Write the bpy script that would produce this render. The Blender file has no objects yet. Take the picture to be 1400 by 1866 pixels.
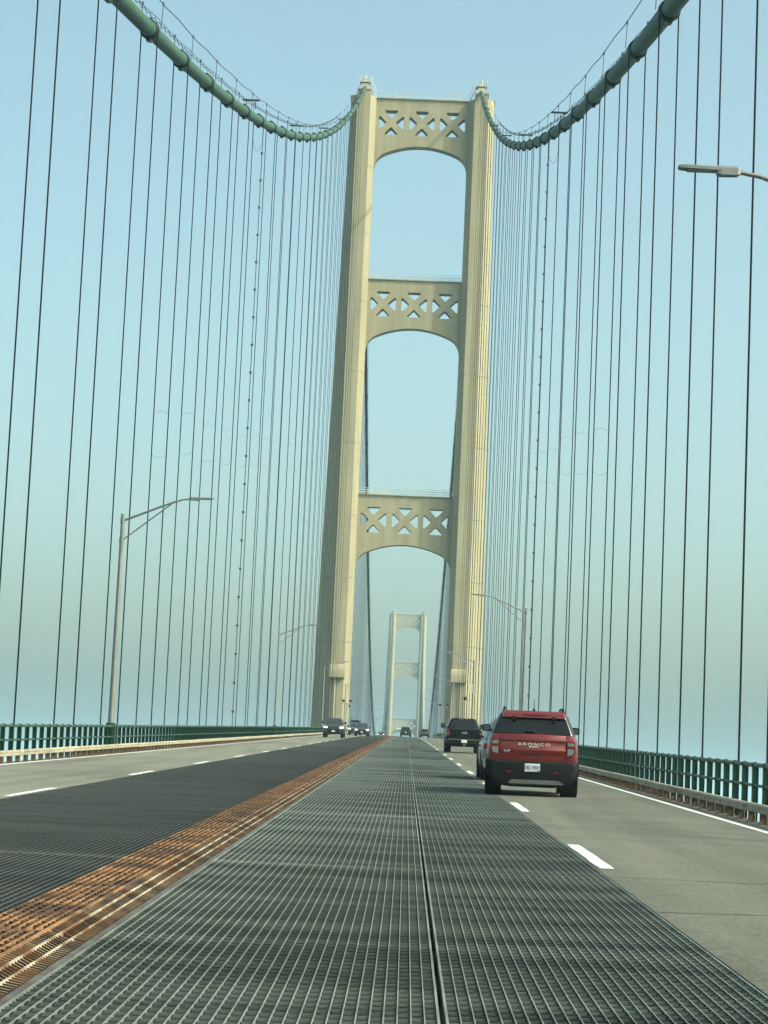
import bpy, bmesh, math, random
from mathutils import Vector, Matrix
from mathutils.geometry import tessellate_polygon

# ------------------------------------------------------------------ camera, sky, sun, exposure
S = bpy.context.scene
COL = S.collection
R = math.radians
random.seed(4)

CAM_X = 1.80
PITCH, YAW, ROLL = 0.12357, -0.01389, 0.04456
FPX, IW, IH = 4148.0, 1400.0, 1866.0
cam_d = bpy.data.cameras.new('camera')
cam = bpy.data.objects.new('camera', cam_d)
COL.objects.link(cam)
S.camera = cam
cp, sp, cy, sy = math.cos(PITCH), math.sin(PITCH), math.cos(YAW), math.sin(YAW)
fw = Vector((sy * cp, cy * cp, sp))
r0 = Vector((cy, -sy, 0))
u0 = r0.cross(fw)
rt = r0 * math.cos(ROLL) + u0 * math.sin(ROLL)
up = -r0 * math.sin(ROLL) + u0 * math.cos(ROLL)
m = Matrix((rt, up, -fw)).transposed().to_4x4()
m.translation = Vector((CAM_X, 0, 0))
cam.matrix_world = m
cam_d.sensor_fit = 'VERTICAL'
cam_d.sensor_height = 24.0
cam_d.lens = 24.0 * FPX / IH
cam_d.clip_start = 0.1
cam_d.clip_end = 40000

SUN_AZ = 67.0            # degrees from "straight behind the camera" towards the right
SUN_EL = 42.5
to_sun = Vector((math.sin(R(SUN_AZ)) * math.cos(R(SUN_EL)), -math.cos(R(SUN_AZ)) * math.cos(R(SUN_EL)), math.sin(R(SUN_EL))))

w = bpy.data.worlds.new('World')
S.world = w
w.use_nodes = True
nt = w.node_tree
nt.nodes.clear()
sky = nt.nodes.new('ShaderNodeTexSky')
sky.sky_type = 'NISHITA'
sky.sun_disc = False
sky.sun_elevation = R(SUN_EL)
sky.sun_rotation = math.atan2(to_sun.x, to_sun.y)
sky.altitude = 150
sky.air_density = 0.85
sky.dust_density = 6.6
sky.ozone_density = 1.2
tint = nt.nodes.new('ShaderNodeMix')
tint.data_type = 'RGBA'
tint.blend_type = 'MULTIPLY'
tint.inputs[0].default_value = 1.0
tint.inputs[7].default_value = (1.11, 1.28, 1.00, 1)
bg = nt.nodes.new('ShaderNodeBackground')
bg.inputs['Strength'].default_value = 0.15
wo = nt.nodes.new('ShaderNodeOutputWorld')
nt.links.new(sky.outputs[0], tint.inputs[6])
nt.links.new(tint.outputs[2], bg.inputs['Color'])
nt.links.new(bg.outputs[0], wo.inputs['Surface'])

sun_d = bpy.data.lights.new('sun', 'SUN')
sun_d.energy = 2.0
sun_d.angle = R(0.6)
sun_d.color = (1.0, 0.95, 0.87)
sun = bpy.data.objects.new('sun', sun_d)
COL.objects.link(sun)
sun.rotation_euler = (-to_sun).to_track_quat('-Z', 'Y').to_euler()
sun.location = (60, -60, 200)

S.view_settings.view_transform = 'Standard'
S.view_settings.look = 'None'
S.view_settings.exposure = 0.86
S.view_settings.gamma = 1.0
S.render.engine = 'CYCLES'
S.cycles.max_bounces = 6
S.cycles.volume_bounces = 2
S.cycles.transparent_max_bounces = 8
S.cycles.use_denoising = True
HAZE_DENSITY = 0.00014
HAZE_COLOR = (0.56, 0.82, 1.0)

# ------------------------------------------------------------------ measures of the place
EYE = 1.29                     # eye height above the roadway; eye is z = 0
G = 0.0297                     # grade of the side span
P = 12.324                     # one panel of the bridge
P0 = 93.389                    # station of a suspender
D = 393.56                     # near tower
DF = D + 1158.0                # far tower
MID = (D + DF) / 2
HS = 125.0                     # saddle height
WATER = -46.0


def zr(y):
    """road surface above eye level at station y"""
    if y > MID:
        y = 2 * MID - y
    if y < 200:
        return -EYE + G * y
    if y < 450:
        return -EYE + G * y - 8.2e-6 * (y - 200) ** 2
    z450 = -EYE + G * 450 - 8.2e-6 * 250 ** 2
    s = G - 2 * 8.2e-6 * 250
    k = s / (2 * (MID - 450))
    return z450 + s * (y - 450) - k * (y - 450) ** 2


def slope(y, d=1.0):
    return (zr(y + d) - zr(y - d)) / (2 * d)


def zcab(y):
    """main cable centre"""
    if y <= D:
        t = D - y
        return HS - 0.40053 * t + 0.0003 * t * t
    if y >= DF:
        t = y - DF
        return HS - 0.40053 * t + 0.0003 * t * t
    t = (y - MID) / 579.0
    low = zr(MID) + 2.2
    return low + (HS - low) * t * t


_ONES = 'zeroth first second third fourth fifth sixth seventh eighth ninth tenth eleventh twelfth thirteenth fourteenth fifteenth sixteenth seventeenth eighteenth nineteenth'.split()
ORD = list(_ONES)
for _t, _o in (('twenty', 'twentieth'), ('thirty', 'thirtieth'), ('forty', 'fortieth'), ('fifty', 'fiftieth'), ('sixty', 'sixtieth'), ('seventy', 'seventieth'), ('eighty', 'eightieth'), ('ninety', 'ninetieth')):
    ORD += [_o] + [_t + '-' + q for q in _ONES[1:10]]

# ------------------------------------------------------------------ materials
MATS = {}


def mat(name, base, rough=0.6, metal=0.0, var=0.12, scale=3.0, stretch=(1, 1, 1), base2=None, bump=0.0, bump_scale=40.0, coat=0.0,
        spec=0.5, emit=None, estr=0.0, rand=0.0, detail=5.0, lo=0.35, hi=0.65, world=False):
    if name in MATS:
        return MATS[name]
    mt = bpy.data.materials.new(name)
    mt.use_nodes = True
    t = mt.node_tree
    b = t.nodes['Principled BSDF']
    b.inputs['Roughness'].default_value = rough
    b.inputs['Metallic'].default_value = metal
    b.inputs['Specular IOR Level'].default_value = spec
    if coat:
        b.inputs['Coat Weight'].default_value = coat
        b.inputs['Coat Roughness'].default_value = 0.06
    if emit:
        b.inputs['Emission Color'].default_value = (*emit, 1)
        b.inputs['Emission Strength'].default_value = estr
    if world:
        vec = t.nodes.new('ShaderNodeNewGeometry').outputs['Position']
    else:
        vec = t.nodes.new('ShaderNodeTexCoord').outputs['Object']
    mp = t.nodes.new('ShaderNodeMapping')
    mp.inputs['Scale'].default_value = stretch
    t.links.new(vec, mp.inputs['Vector'])
    nz = t.nodes.new('ShaderNodeTexNoise')
    nz.inputs['Scale'].default_value = scale
    nz.inputs['Detail'].default_value = detail
    t.links.new(mp.outputs[0], nz.inputs['Vector'])
    rp = t.nodes.new('ShaderNodeValToRGB')
    c2 = base2 or tuple(min(1, c * (1 + var)) for c in base)
    c1 = base if base2 else tuple(c * (1 - var) for c in base)
    rp.color_ramp.elements[0].position = lo
    rp.color_ramp.elements[1].position = hi
    rp.color_ramp.elements[0].color = (*c1, 1)
    rp.color_ramp.elements[1].color = (*c2, 1)
    t.links.new(nz.outputs['Fac'], rp.inputs['Fac'])
    out = rp.outputs['Color']
    if rand:
        oi = t.nodes.new('ShaderNodeObjectInfo')
        mr = t.nodes.new('ShaderNodeMapRange')
        mr.inputs['To Min'].default_value = 1 - rand
        mr.inputs['To Max'].default_value = 1 + rand
        t.links.new(oi.outputs['Random'], mr.inputs['Value'])
        mx = t.nodes.new('ShaderNodeMix')
        mx.data_type = 'RGBA'
        mx.blend_type = 'MULTIPLY'
        mx.inputs[0].default_value = 1
        t.links.new(out, mx.inputs[6])
        t.links.new(mr.outputs[0], mx.inputs[7])
        out = mx.outputs[2]
    t.links.new(out, b.inputs['Base Color'])
    if bump:
        n2 = t.nodes.new('ShaderNodeTexNoise')
        n2.inputs['Scale'].default_value = bump_scale
        n2.inputs['Detail'].default_value = 4
        t.links.new(vec, n2.inputs['Vector'])
        bp = t.nodes.new('ShaderNodeBump')
        bp.inputs['Strength'].default_value = bump
        bp.inputs['Distance'].default_value = 0.02
        t.links.new(n2.outputs['Fac'], bp.inputs['Height'])
        t.links.new(bp.outputs[0], b.inputs['Normal'])
    MATS[name] = mt
    return mt


TOWER = mat('tower_cream_paint', (0.285, 0.256, 0.162), 0.62, var=0.10, scale=0.9, stretch=(1, 1, 0.10), world=True, detail=9)


def plate_seams(mt, pitch, width, depth):
    """thin horizontal plate joints and rivet rows in painted steel"""
    t = mt.node_tree
    b = t.nodes['Principled BSDF']
    src = b.inputs['Base Color'].links[0].from_socket
    pos = t.nodes.new('ShaderNodeNewGeometry').outputs['Position']
    sx = t.nodes.new('ShaderNodeSeparateXYZ')
    t.links.new(pos, sx.inputs[0])
    dv = t.nodes.new('ShaderNodeMath')
    dv.operation = 'DIVIDE'
    dv.inputs[1].default_value = pitch
    t.links.new(sx.outputs['Z'], dv.inputs[0])
    fr = t.nodes.new('ShaderNodeMath')
    fr.operation = 'FRACT'
    t.links.new(dv.outputs[0], fr.inputs[0])
    lt = t.nodes.new('ShaderNodeMath')
    lt.operation = 'LESS_THAN'
    lt.inputs[1].default_value = width / pitch
    t.links.new(fr.outputs[0], lt.inputs[0])
    mu = t.nodes.new('ShaderNodeMath')
    mu.operation = 'MULTIPLY'
    mu.inputs[1].default_value = depth
    t.links.new(lt.outputs[0], mu.inputs[0])
    mx = t.nodes.new('ShaderNodeMix')
    mx.data_type = 'RGBA'
    t.links.new(mu.outputs[0], mx.inputs[0])
    t.links.new(src, mx.inputs[6])
    mx.inputs[7].default_value = (0.07, 0.06, 0.035, 1)
    t.links.new(mx.outputs[2], b.inputs['Base Color'])


plate_seams(TOWER, 1.52, 0.07, 0.22)
TOWER_J = mat('tower_joint', (0.16, 0.144, 0.08), 0.7, var=0.1)
TOWER_L = mat('tower_light_cream', (0.465, 0.45, 0.345), 0.55, var=0.06)
GREEN_CABLE = mat('cable_green_paint', (0.028, 0.078, 0.050), 0.6, base2=(0.042, 0.098, 0.068), scale=2.2, stretch=(1, 0.6, 1), detail=8, spec=0.3)
GREEN_DARK = mat('cable_darker_green', (0.008, 0.021, 0.018), 0.7, var=0.2, scale=2, spec=0.2)
GREEN_BAND = mat('band_dark_green', (0.008, 0.022, 0.017), 0.5, var=0.2, spec=0.3)
ROPE = mat('suspender_rope_green', (0.005, 0.010, 0.009), 0.7, var=0.2, scale=20, spec=0.15)
RAIL_G = mat('railing_green_paint', (0.006, 0.038, 0.022), 0.5, var=0.2, scale=6, spec=0.3)
RAIL_PIPE = mat('railing_pipe_green', (0.020, 0.066, 0.044), 0.5, var=0.2, scale=6, spec=0.4)
WIRE = mat('dark_wire', (0.02, 0.025, 0.025), 0.6)
KERB = mat('kerb_rail_cream', (0.33, 0.295, 0.215), 0.7, base2=(0.175, 0.14, 0.095), scale=2.2, stretch=(1, 1.0, 6), lo=0.45, hi=0.72, rand=0.12, world=True)
KERB_POST = mat('kerb_post_weathered', (0.136, 0.104, 0.068), 0.8, base2=(0.08, 0.044, 0.024), scale=9, world=True)
ALU = mat('lamp_aluminium', (0.20, 0.205, 0.195), 0.45, metal=0.5, var=0.08, scale=4)
ALU_D = mat('lamp_housing_grey', (0.17, 0.178, 0.178), 0.5, metal=0.3, var=0.06)
LENS = mat('lamp_lens', (0.12, 0.13, 0.13), 0.2)
WHITE_LINE = mat('road_paint_white', (0.54, 0.56, 0.54), 0.75, base2=(0.27, 0.27, 0.245), scale=5, lo=0.50, hi=0.78, detail=12, world=True)
STEEL_D = mat('understructure_steel', (0.035, 0.05, 0.045), 0.7)
RUST = mat('rusty_grating', (0.25, 0.125, 0.052), 0.85, base2=(0.055, 0.028, 0.016), scale=2.2, detail=15, lo=0.40, hi=0.58, rand=0.2, world=True)
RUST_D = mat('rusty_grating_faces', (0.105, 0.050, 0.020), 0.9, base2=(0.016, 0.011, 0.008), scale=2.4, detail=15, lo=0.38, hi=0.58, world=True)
RUST_SIDE = mat('rusty_pale_grating', (0.36, 0.31, 0.23), 0.75, base2=(0.13, 0.062, 0.026), scale=1.8, detail=15, lo=0.42, hi=0.58, rand=0.2, world=True)
EDGE_PLATE = mat('grating_edge_plate', (0.085, 0.088, 0.08), 0.6, base2=(0.05, 0.035, 0.022), scale=4, world=True)


def grating_mat(name, light, dark):
    """galvanised grating with darker cross bands from stretched noise"""
    mt = bpy.data.materials.new(name)
    mt.use_nodes = True
    t = mt.node_tree
    b = t.nodes['Principled BSDF']
    b.inputs['Roughness'].default_value = 0.5
    b.inputs['Metallic'].default_value = 0.35
    geo = t.nodes.new('ShaderNodeNewGeometry')

    def noise(sc, stretch, detail=4):
        mp = t.nodes.new('ShaderNodeMapping')
        mp.inputs['Scale'].default_value = stretch
        t.links.new(geo.outputs['Position'], mp.inputs['Vector'])
        n = t.nodes.new('ShaderNodeTexNoise')
        n.inputs['Scale'].default_value = sc
        n.inputs['Detail'].default_value = detail
        t.links.new(mp.outputs[0], n.inputs['Vector'])
        return n.outputs['Fac']
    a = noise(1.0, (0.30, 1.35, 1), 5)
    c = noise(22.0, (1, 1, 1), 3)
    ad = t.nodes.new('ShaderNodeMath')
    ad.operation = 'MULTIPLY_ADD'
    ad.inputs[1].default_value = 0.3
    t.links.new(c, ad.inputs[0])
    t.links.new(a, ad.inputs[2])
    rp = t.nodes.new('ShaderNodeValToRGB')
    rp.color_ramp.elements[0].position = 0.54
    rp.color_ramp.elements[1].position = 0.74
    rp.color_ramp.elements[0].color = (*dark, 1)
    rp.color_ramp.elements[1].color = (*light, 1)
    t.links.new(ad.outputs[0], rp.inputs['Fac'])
    oi = t.nodes.new('ShaderNodeObjectInfo')
    mr = t.nodes.new('ShaderNodeMapRange')
    mr.inputs['To Min'].default_value = 0.8
    mr.inputs['To Max'].default_value = 1.2
    t.links.new(oi.outputs['Random'], mr.inputs['Value'])
    mx = t.nodes.new('ShaderNodeMix')
    mx.data_type = 'RGBA'
    mx.blend_type = 'MULTIPLY'
    mx.inputs[0].default_value = 1
    t.links.new(rp.outputs[0], mx.inputs[6])
    t.links.new(mr.outputs[0], mx.inputs[7])
    t.links.new(mx.outputs[2], b.inputs['Base Color'])
    return mt


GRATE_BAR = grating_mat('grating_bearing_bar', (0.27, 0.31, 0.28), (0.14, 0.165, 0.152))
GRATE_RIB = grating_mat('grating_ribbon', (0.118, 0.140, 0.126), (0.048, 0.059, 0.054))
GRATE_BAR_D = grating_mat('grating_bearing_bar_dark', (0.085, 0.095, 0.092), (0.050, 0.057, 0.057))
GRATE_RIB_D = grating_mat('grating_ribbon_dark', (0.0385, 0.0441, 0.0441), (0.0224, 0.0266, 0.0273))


def asphalt_mat(name, k):
    mt = bpy.data.materials.new(name)
    mt.use_nodes = True
    t = mt.node_tree
    b = t.nodes['Principled BSDF']
    b.inputs['Roughness'].default_value = 0.85
    b.inputs['Specular IOR Level'].default_value = 0.3
    pos = t.nodes.new('ShaderNodeNewGeometry').outputs['Position']

    def noise(sc, stretch, detail=4, dist=0.0):
        mp = t.nodes.new('ShaderNodeMapping')
        mp.inputs['Scale'].default_value = stretch
        t.links.new(pos, mp.inputs['Vector'])
        n = t.nodes.new('ShaderNodeTexNoise')
        n.inputs['Scale'].default_value = sc
        n.inputs['Detail'].default_value = detail
        n.inputs['Distortion'].default_value = dist
        t.links.new(mp.outputs[0], n.inputs['Vector'])
        return n.outputs['Fac']

    def math_(op, a, bb):
        n = t.nodes.new('ShaderNodeMath')
        n.operation = op
        for i, v in enumerate((a, bb)):
            if isinstance(v, (int, float)):
                n.inputs[i].default_value = v
            else:
                t.links.new(v, n.inputs[i])
        return n.outputs[0]
    wear = noise(1.3, (1.0, 0.035, 1), 3)          # long wheel tracks
    patch = noise(0.5, (1, 0.5, 1), 5)
    grain = noise(26.0, (1, 0.55, 1), 6)
    v = math_('ADD', math_('MULTIPLY', wear, 0.60), math_('MULTIPLY', patch, 0.35))
    v = math_('ADD', v, math_('MULTIPLY', grain, 0.75))
    rp = t.nodes.new('ShaderNodeValToRGB')
    rp.color_ramp.elements[0].position = 0.60
    rp.color_ramp.elements[1].position = 1.10 - 0.10
    rp.color_ramp.elements[0].color = (0.052 * k, 0.053 * k, 0.0425 * k, 1)
    rp.color_ramp.elements[1].color = (0.140 * k, 0.141 * k, 0.114 * k, 1)
    t.links.new(v, rp.inputs['Fac'])
    # cross cracks, one or two per panel
    sx = t.nodes.new('ShaderNodeSeparateXYZ')
    t.links.new(pos, sx.inputs[0])
    wob = math_('MULTIPLY', math_('SUBTRACT', noise(0.8, (1, 1, 1), 5), 0.5), 0.9)
    yy = math_('ADD', sx.outputs['Y'], wob)
    fr = math_('FRACT', math_('DIVIDE', math_('SUBTRACT', yy, 21.24), P / 2), 0.0)
    dist_ = math_('ABSOLUTE', math_('SUBTRACT', fr, 0.5), 0.0)
    crack = math_('LESS_THAN', dist_, 0.0045)
    keep = math_('GREATER_THAN', noise(0.35, (1, 1, 1), 2), 0.42)
    crack = math_('MULTIPLY', crack, keep)
    mx = t.nodes.new('ShaderNodeMix')
    mx.data_type = 'RGBA'
    t.links.new(math_('MULTIPLY', crack, 0.65), mx.inputs[0])
    t.links.new(rp.outputs[0], mx.inputs[6])
    mx.inputs[7].default_value = (0.05, 0.048, 0.04, 1)
    t.links.new(mx.outputs[2], b.inputs['Base Color'])
    bp = t.nodes.new('ShaderNodeBump')
    bp.inputs['Strength'].default_value = 0.35
    bp.inputs['Distance'].default_value = 0.01
    t.links.new(grain, bp.inputs['Height'])
    t.links.new(bp.outputs[0], b.inputs['Normal'])
    return mt


ASPHALT = asphalt_mat('worn_asphalt', 0.87)
ASPHALT_L = asphalt_mat('worn_pale_asphalt', 1.22)


def water_mat():
    mt = bpy.data.materials.new('strait_water')
    mt.use_nodes = True
    t = mt.node_tree
    b = t.nodes['Principled BSDF']
    b.inputs['Base Color'].default_value = (0.03, 0.075, 0.085, 1)
    b.inputs['Roughness'].default_value = 0.16
    geo = t.nodes.new('ShaderNodeNewGeometry')
    n = t.nodes.new('ShaderNodeTexNoise')
    n.inputs['Scale'].default_value = 0.25
    n.inputs['Detail'].default_value = 6
    t.links.new(geo.outputs['Position'], n.inputs['Vector'])
    bp = t.nodes.new('ShaderNodeBump')
    bp.inputs['Strength'].default_value = 0.5
    bp.inputs['Distance'].default_value = 0.6
    t.links.new(n.outputs['Fac'], bp.inputs['Height'])
    t.links.new(bp.outputs[0], b.inputs['Normal'])
    return mt


# ------------------------------------------------------------------ mesh helpers
class MB:
    def __init__(self):
        self.v, self.f, self.m = [], [], []

    def face(self, pts, mi=0):
        n = len(self.v)
        self.v += [tuple(p) for p in pts]
        self.f.append(tuple(range(n, n + len(pts))))
        self.m.append(mi)

    def box(self, x0, x1, y0, y1, z0, z1, mi=0):
        n = len(self.v)
        self.v += [(x0, y0, z0), (x1, y0, z0), (x1, y1, z0), (x0, y1, z0), (x0, y0, z1), (x1, y0, z1), (x1, y1, z1), (x0, y1, z1)]
        for q in ((0, 3, 2, 1), (4, 5, 6, 7), (0, 1, 5, 4), (1, 2, 6, 5), (2, 3, 7, 6), (3, 0, 4, 7)):
            self.f.append(tuple(n + i for i in q))
            self.m.append(mi)
        return self

    def loft(self, rings, cap=True, mi=0, closed=True):
        n = len(self.v)
        k = len(rings[0])
        for r in rings:
            self.v += [tuple(p) for p in r]
        for i in range(len(rings) - 1):
            for j in range(k if closed else k - 1):
                a, b = n + i * k + j, n + i * k + (j + 1) % k
                self.f.append((a, b, b + k, a + k))
                self.m.append(mi)
        if cap:
            self.f.append(tuple(n + j for j in reversed(range(k))))
            self.m.append(mi)
            self.f.append(tuple(n + (len(rings) - 1) * k + j for j in range(k)))
            self.m.append(mi)
        return self

    def tube(self, pts, rad, n=8, mi=0, cap=True):
        pts = [Vector(p) for p in pts]
        rads = rad if isinstance(rad, (list, tuple)) else [rad] * len(pts)
        rings = []
        for i, p in enumerate(pts):
            d = (pts[min(i + 1, len(pts) - 1)] - pts[max(i - 1, 0)]).normalized()
            ref = Vector((0, 0, 1)) if abs(d.z) < 0.95 else Vector((1, 0, 0))
            a = d.cross(ref).normalized()
            b = a.cross(d).normalized()
            rings.append([p + (a * math.cos(2 * math.pi * k / n) + b * math.sin(2 * math.pi * k / n)) * rads[i] for k in range(n)])
        return self.loft(rings, cap, mi)

    def prism(self, loops, y0, y1, mi=0):
        """polygon with holes in the xz plane, given depth along y"""
        flat = [Vector((p[0], 0, p[1])) for lp in loops for p in lp]
        tris = tessellate_polygon([[Vector((p[0], p[1], 0)) for p in lp] for lp in loops])
        n = len(self.v)
        k = len(flat)
        self.v += [(p.x, y0, p.z) for p in flat] + [(p.x, y1, p.z) for p in flat]
        for t in tris:
            self.f.append(tuple(n + i for i in t))
            self.m.append(mi)
            self.f.append(tuple(n + k + i for i in reversed(t)))
            self.m.append(mi)
        o = 0
        for lp in loops:
            L = len(lp)
            for j in range(L):
                a, b = n + o + j, n + o + (j + 1) % L
                self.f.append((a, b, b + k, a + k))
                self.m.append(mi)
            o += L
        return self

    def mesh(self, name, mats, smooth=False, angle=None):
        me = bpy.data.meshes.new(name)
        me.from_pydata(self.v, [], self.f)
        if not isinstance(mats, (list, tuple)):
            mats = [mats]
        for a in mats:
            me.materials.append(a)
        if len(mats) > 1:
            me.polygons.foreach_set('material_index', self.m)
        bm = bmesh.new()
        bm.from_mesh(me)
        bmesh.ops.recalc_face_normals(bm, faces=bm.faces)
        bm.to_mesh(me)
        bm.free()
        if smooth:
            me.polygons.foreach_set('use_smooth', [True] * len(me.polygons))
            if angle:
                me.set_sharp_from_angle(angle=R(angle))
        me.update()
        return me

    def build(self, name, mats, parent=None, smooth=False, angle=None, loc=None):
        return link(name, self.mesh(name, mats, smooth, angle), parent, loc)


def link(name, me, parent=None, loc=None, rot=None, scale=None):
    o = bpy.data.objects.new(name, me)
    COL.objects.link(o)
    if parent:
        o.parent = parent
    if loc is not None:
        o.location = loc
    if rot is not None:
        o.rotation_euler = rot
    if scale is not None:
        o.scale = scale
    return o


def tag(o, label=None, cat=None, group=None, kind=None):
    if label:
        o['label'] = label
    if cat:
        o['category'] = cat
    if group:
        o['group'] = group
    if kind:
        o['kind'] = kind
    return o


def empty(name, loc=(0, 0, 0), rot=(0, 0, 0)):
    o = bpy.data.objects.new(name, None)
    o.empty_display_size = 0.2
    COL.objects.link(o)
    o.location = loc
    o.rotation_euler = rot
    return o


def copy_tree(o, parent=None):
    c = o.copy()
    COL.objects.link(c)
    c.parent = parent
    for ch in list(o.children):
        copy_tree(ch, c)
    return c


def text_mesh(s, size, depth, width=None, bold=0.0, space=1.25):
    cu = bpy.data.curves.new('lettering', 'FONT')
    cu.body = s
    cu.size = size
    cu.extrude = depth
    cu.offset = bold
    cu.space_character = space
    cu.align_x = 'CENTER'
    cu.align_y = 'CENTER'
    o = bpy.data.objects.new('lettering', cu)
    COL.objects.link(o)
    bpy.context.view_layer.update()
    me = bpy.data.meshes.new_from_object(o.evaluated_get(bpy.context.evaluated_depsgraph_get()))
    bpy.data.objects.remove(o)
    if width:
        xs = [v.co.x for v in me.vertices]
        k = width / (max(xs) - min(xs))
        for v in me.vertices:
            v.co.x *= k
    # text stands upright in xz, facing -y
    me.transform(Matrix.Rotation(R(90), 4, 'X'))
    return me


# ------------------------------------------------------------------ water and air
mb = MB()
mb.face([(-14000, -14000, WATER), (14000, -14000, WATER), (14000, 14000, WATER), (-14000, 14000, WATER)])
tag(mb.build('water', water_mat()), kind='structure')

# ------------------------------------------------------------------ road deck
ys_near = [-40 + P / 2 * i for i in range(int(520 / (P / 2)))]
ys_far = [y for y in range(int(ys_near[-1]) + 8, 2130, 16)]
YS = ys_near + ys_far


def strip(x0, x1, dz, ys, thick=0.0):
    mb = MB()
    if thick:
        mb.loft([[(x0, y, zr(y) + dz), (x1, y, zr(y) + dz), (x1, y, zr(y) + dz - thick), (x0, y, zr(y) + dz - thick)] for y in ys])
    else:
        mb.loft([[(x0, y, zr(y) + dz), (x1, y, zr(y) + dz)] for y in ys], cap=False, closed=False)
    return mb


MED_L, MED_R = -0.56, 0.06
GR_SEAM = 2.02
GR_R = 3.72
GL_L = -4.06
GL_SEAM = -2.33
PAVE_R, PAVE_L = 7.34, -7.82
KERB_R, KERB_L = 7.58, -7.98
RAIL_R, RAIL_L = 8.12, -8.32

road = strip(PAVE_L - 0.3, PAVE_R + 0.3, -0.75, YS, 0.15).build('road', STEEL_D)
tag(road, kind='structure')
strip(GR_R, PAVE_R + 0.02, 0, YS, 0.22).build('paved_lane', ASPHALT, road)
strip(PAVE_L - 0.02, GL_L, 0, YS, 0.22).build('paved_lane', ASPHALT_L, road)
strip(7.03, 7.17, 0.005, YS).build('edge_line', WHITE_LINE, road)
strip(-7.74, -7.60, 0.005, YS).build('edge_line', WHITE_LINE, road)
# floor beams and the chords the suspenders hold, below the deck edge
fb = MB().box(-10.7, 10.7, -0.25, 0.25, -2.1, -1.0).mesh('floor_beam', STEEL_D)
for i in range(-8, 30):
    y = P0 + P * i
    link('floor_beam', fb, road, (0, y, zr(y)))
for sx in (-1, 1):
    strip(sx * 10.36 - 0.4, sx * 10.36 + 0.4, -1.3, YS, 0.8).build('chord', STEEL_D, road)

# dashes beside the grating: rounded, slightly worn paint slabs
for side, xa, xb, ystart in ((1, 3.745, 3.895, 7.35), (-1, -4.21, -4.075, 4.1)):
    k = 0
    y = ystart
    while y < 470:
        mb = MB()
        L = 4.6
        n = 8
        left, right = [], []
        rng = random.Random(int(y * 10) + side)
        for i in range(n + 1):
            t = i / n
            tap = 0.0 if 0 < i < n else 0.010
            left.append((xa + tap + rng.uniform(-0.008, 0.008), y + L * t))
            right.append((xb - tap + rng.uniform(-0.008, 0.008), y + L * t))
        for i in range(n):
            mb.face([(left[i][0], left[i][1], zr(left[i][1]) + 0.006), (right[i][0], right[i][1], zr(right[i][1]) + 0.006),
                     (right[i + 1][0], right[i + 1][1], zr(right[i + 1][1]) + 0.006), (left[i + 1][0], left[i + 1][1], zr(left[i + 1][1]) + 0.006)])
        mb.build('lane_dash', WHITE_LINE, road)
        y += 15.15
        k += 1


# tar-sealed cross cracks in the paving
TAR = mat('tar_seal', (0.060, 0.060, 0.050), 0.7, var=0.3, scale=8, world=True)
for xa, xb, ys_ in ((GR_R + 0.03, 7.0, (17.3, 21.3, 29.0, 32.4, 34.6, 35.6, 44.8, 57.0, 69.3)), (-7.55, GL_L - 0.03, (33.0, 41.5, 48.2, 57.5, 70.1, 82.4))):
    for y in ys_:
        mb = MB()
        rg = random.Random(int(y * 7))
        n = 26
        off = 0.0
        row = []
        for i in range(n + 1):
            off += rg.uniform(-0.05, 0.05)
            off *= 0.93
            row.append((xa + (xb - xa) * i / n, y + off, rg.uniform(0.008, 0.020) * (1 + y / 70)))
        for p, q in zip(row[:-1], row[1:]):
            mb.face([(p[0], p[1] - p[2], zr(p[1]) + 0.004), (q[0], q[1] - q[2], zr(q[1]) + 0.004), (q[0], q[1] + q[2], zr(q[1]) + 0.004), (p[0], p[1] + p[2], zr(p[1]) + 0.004)])
        mb.build('sealed_crack', TAR, road)


# open steel grating panels
def grating_mesh(name, width, gaps, rim=True):
    mb = MB()
    p = width / gaps
    L = P - 0.015
    T = 0.0030
    for i in range(gaps + 1):
        x = i * p
        t = T if 0 < i < gaps else 0.006
        mb.box(x - t, x + t, 0, L, -0.09, 0.0, 0)
    per = 0.19
    nper = int(L / per)
    amp = p / 2 - T - 0.002
    th = 0.0025
    for i in range(gaps):
        xc = (i + 0.5) * p
        pts = []
        ph = 0.25 * per if i % 2 else 0.0
        sgn = 1
        y = 0.01 + ph
        for k in range(nper):
            for (dy, s) in ((0.0, -1), (0.44, -1), (0.5, 1), (0.94, 1)):
                yy = y + (k + dy) * per
                if yy < L - 0.005:
                    pts.append((xc + s * amp, yy))
        n = len(mb.v)
        for (x, yy) in pts:
            mb.v += [(x, yy - th, -0.055), (x, yy - th, -0.004), (x, yy + th, -0.004), (x, yy + th, -0.055)]
        for k in range(len(pts) - 1):
            a = n + 4 * k
            for j in range(3):
                mb.f.append((a + j, a + 4 + j, a + 5 + j, a + 1 + j))
                mb.m.append(1)
    # end bars and carrier bars below
    mb.box(0, width, L, L + 0.008, -0.09, -0.002, 0)
    for k in range(8):
        yb = (k + 0.5) * L / 8
        mb.box(0, width, yb - 0.06, yb + 0.06, -0.22, -0.10, 1)
    me = bpy.data.meshes.new(name)
    me.from_pydata(mb.v, [], mb.f)
    me.materials.append(GRATE_BAR)
    me.materials.append(GRATE_RIB)
    me.polygons.foreach_set('material_index', mb.m)
    me.update()
    return me


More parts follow.
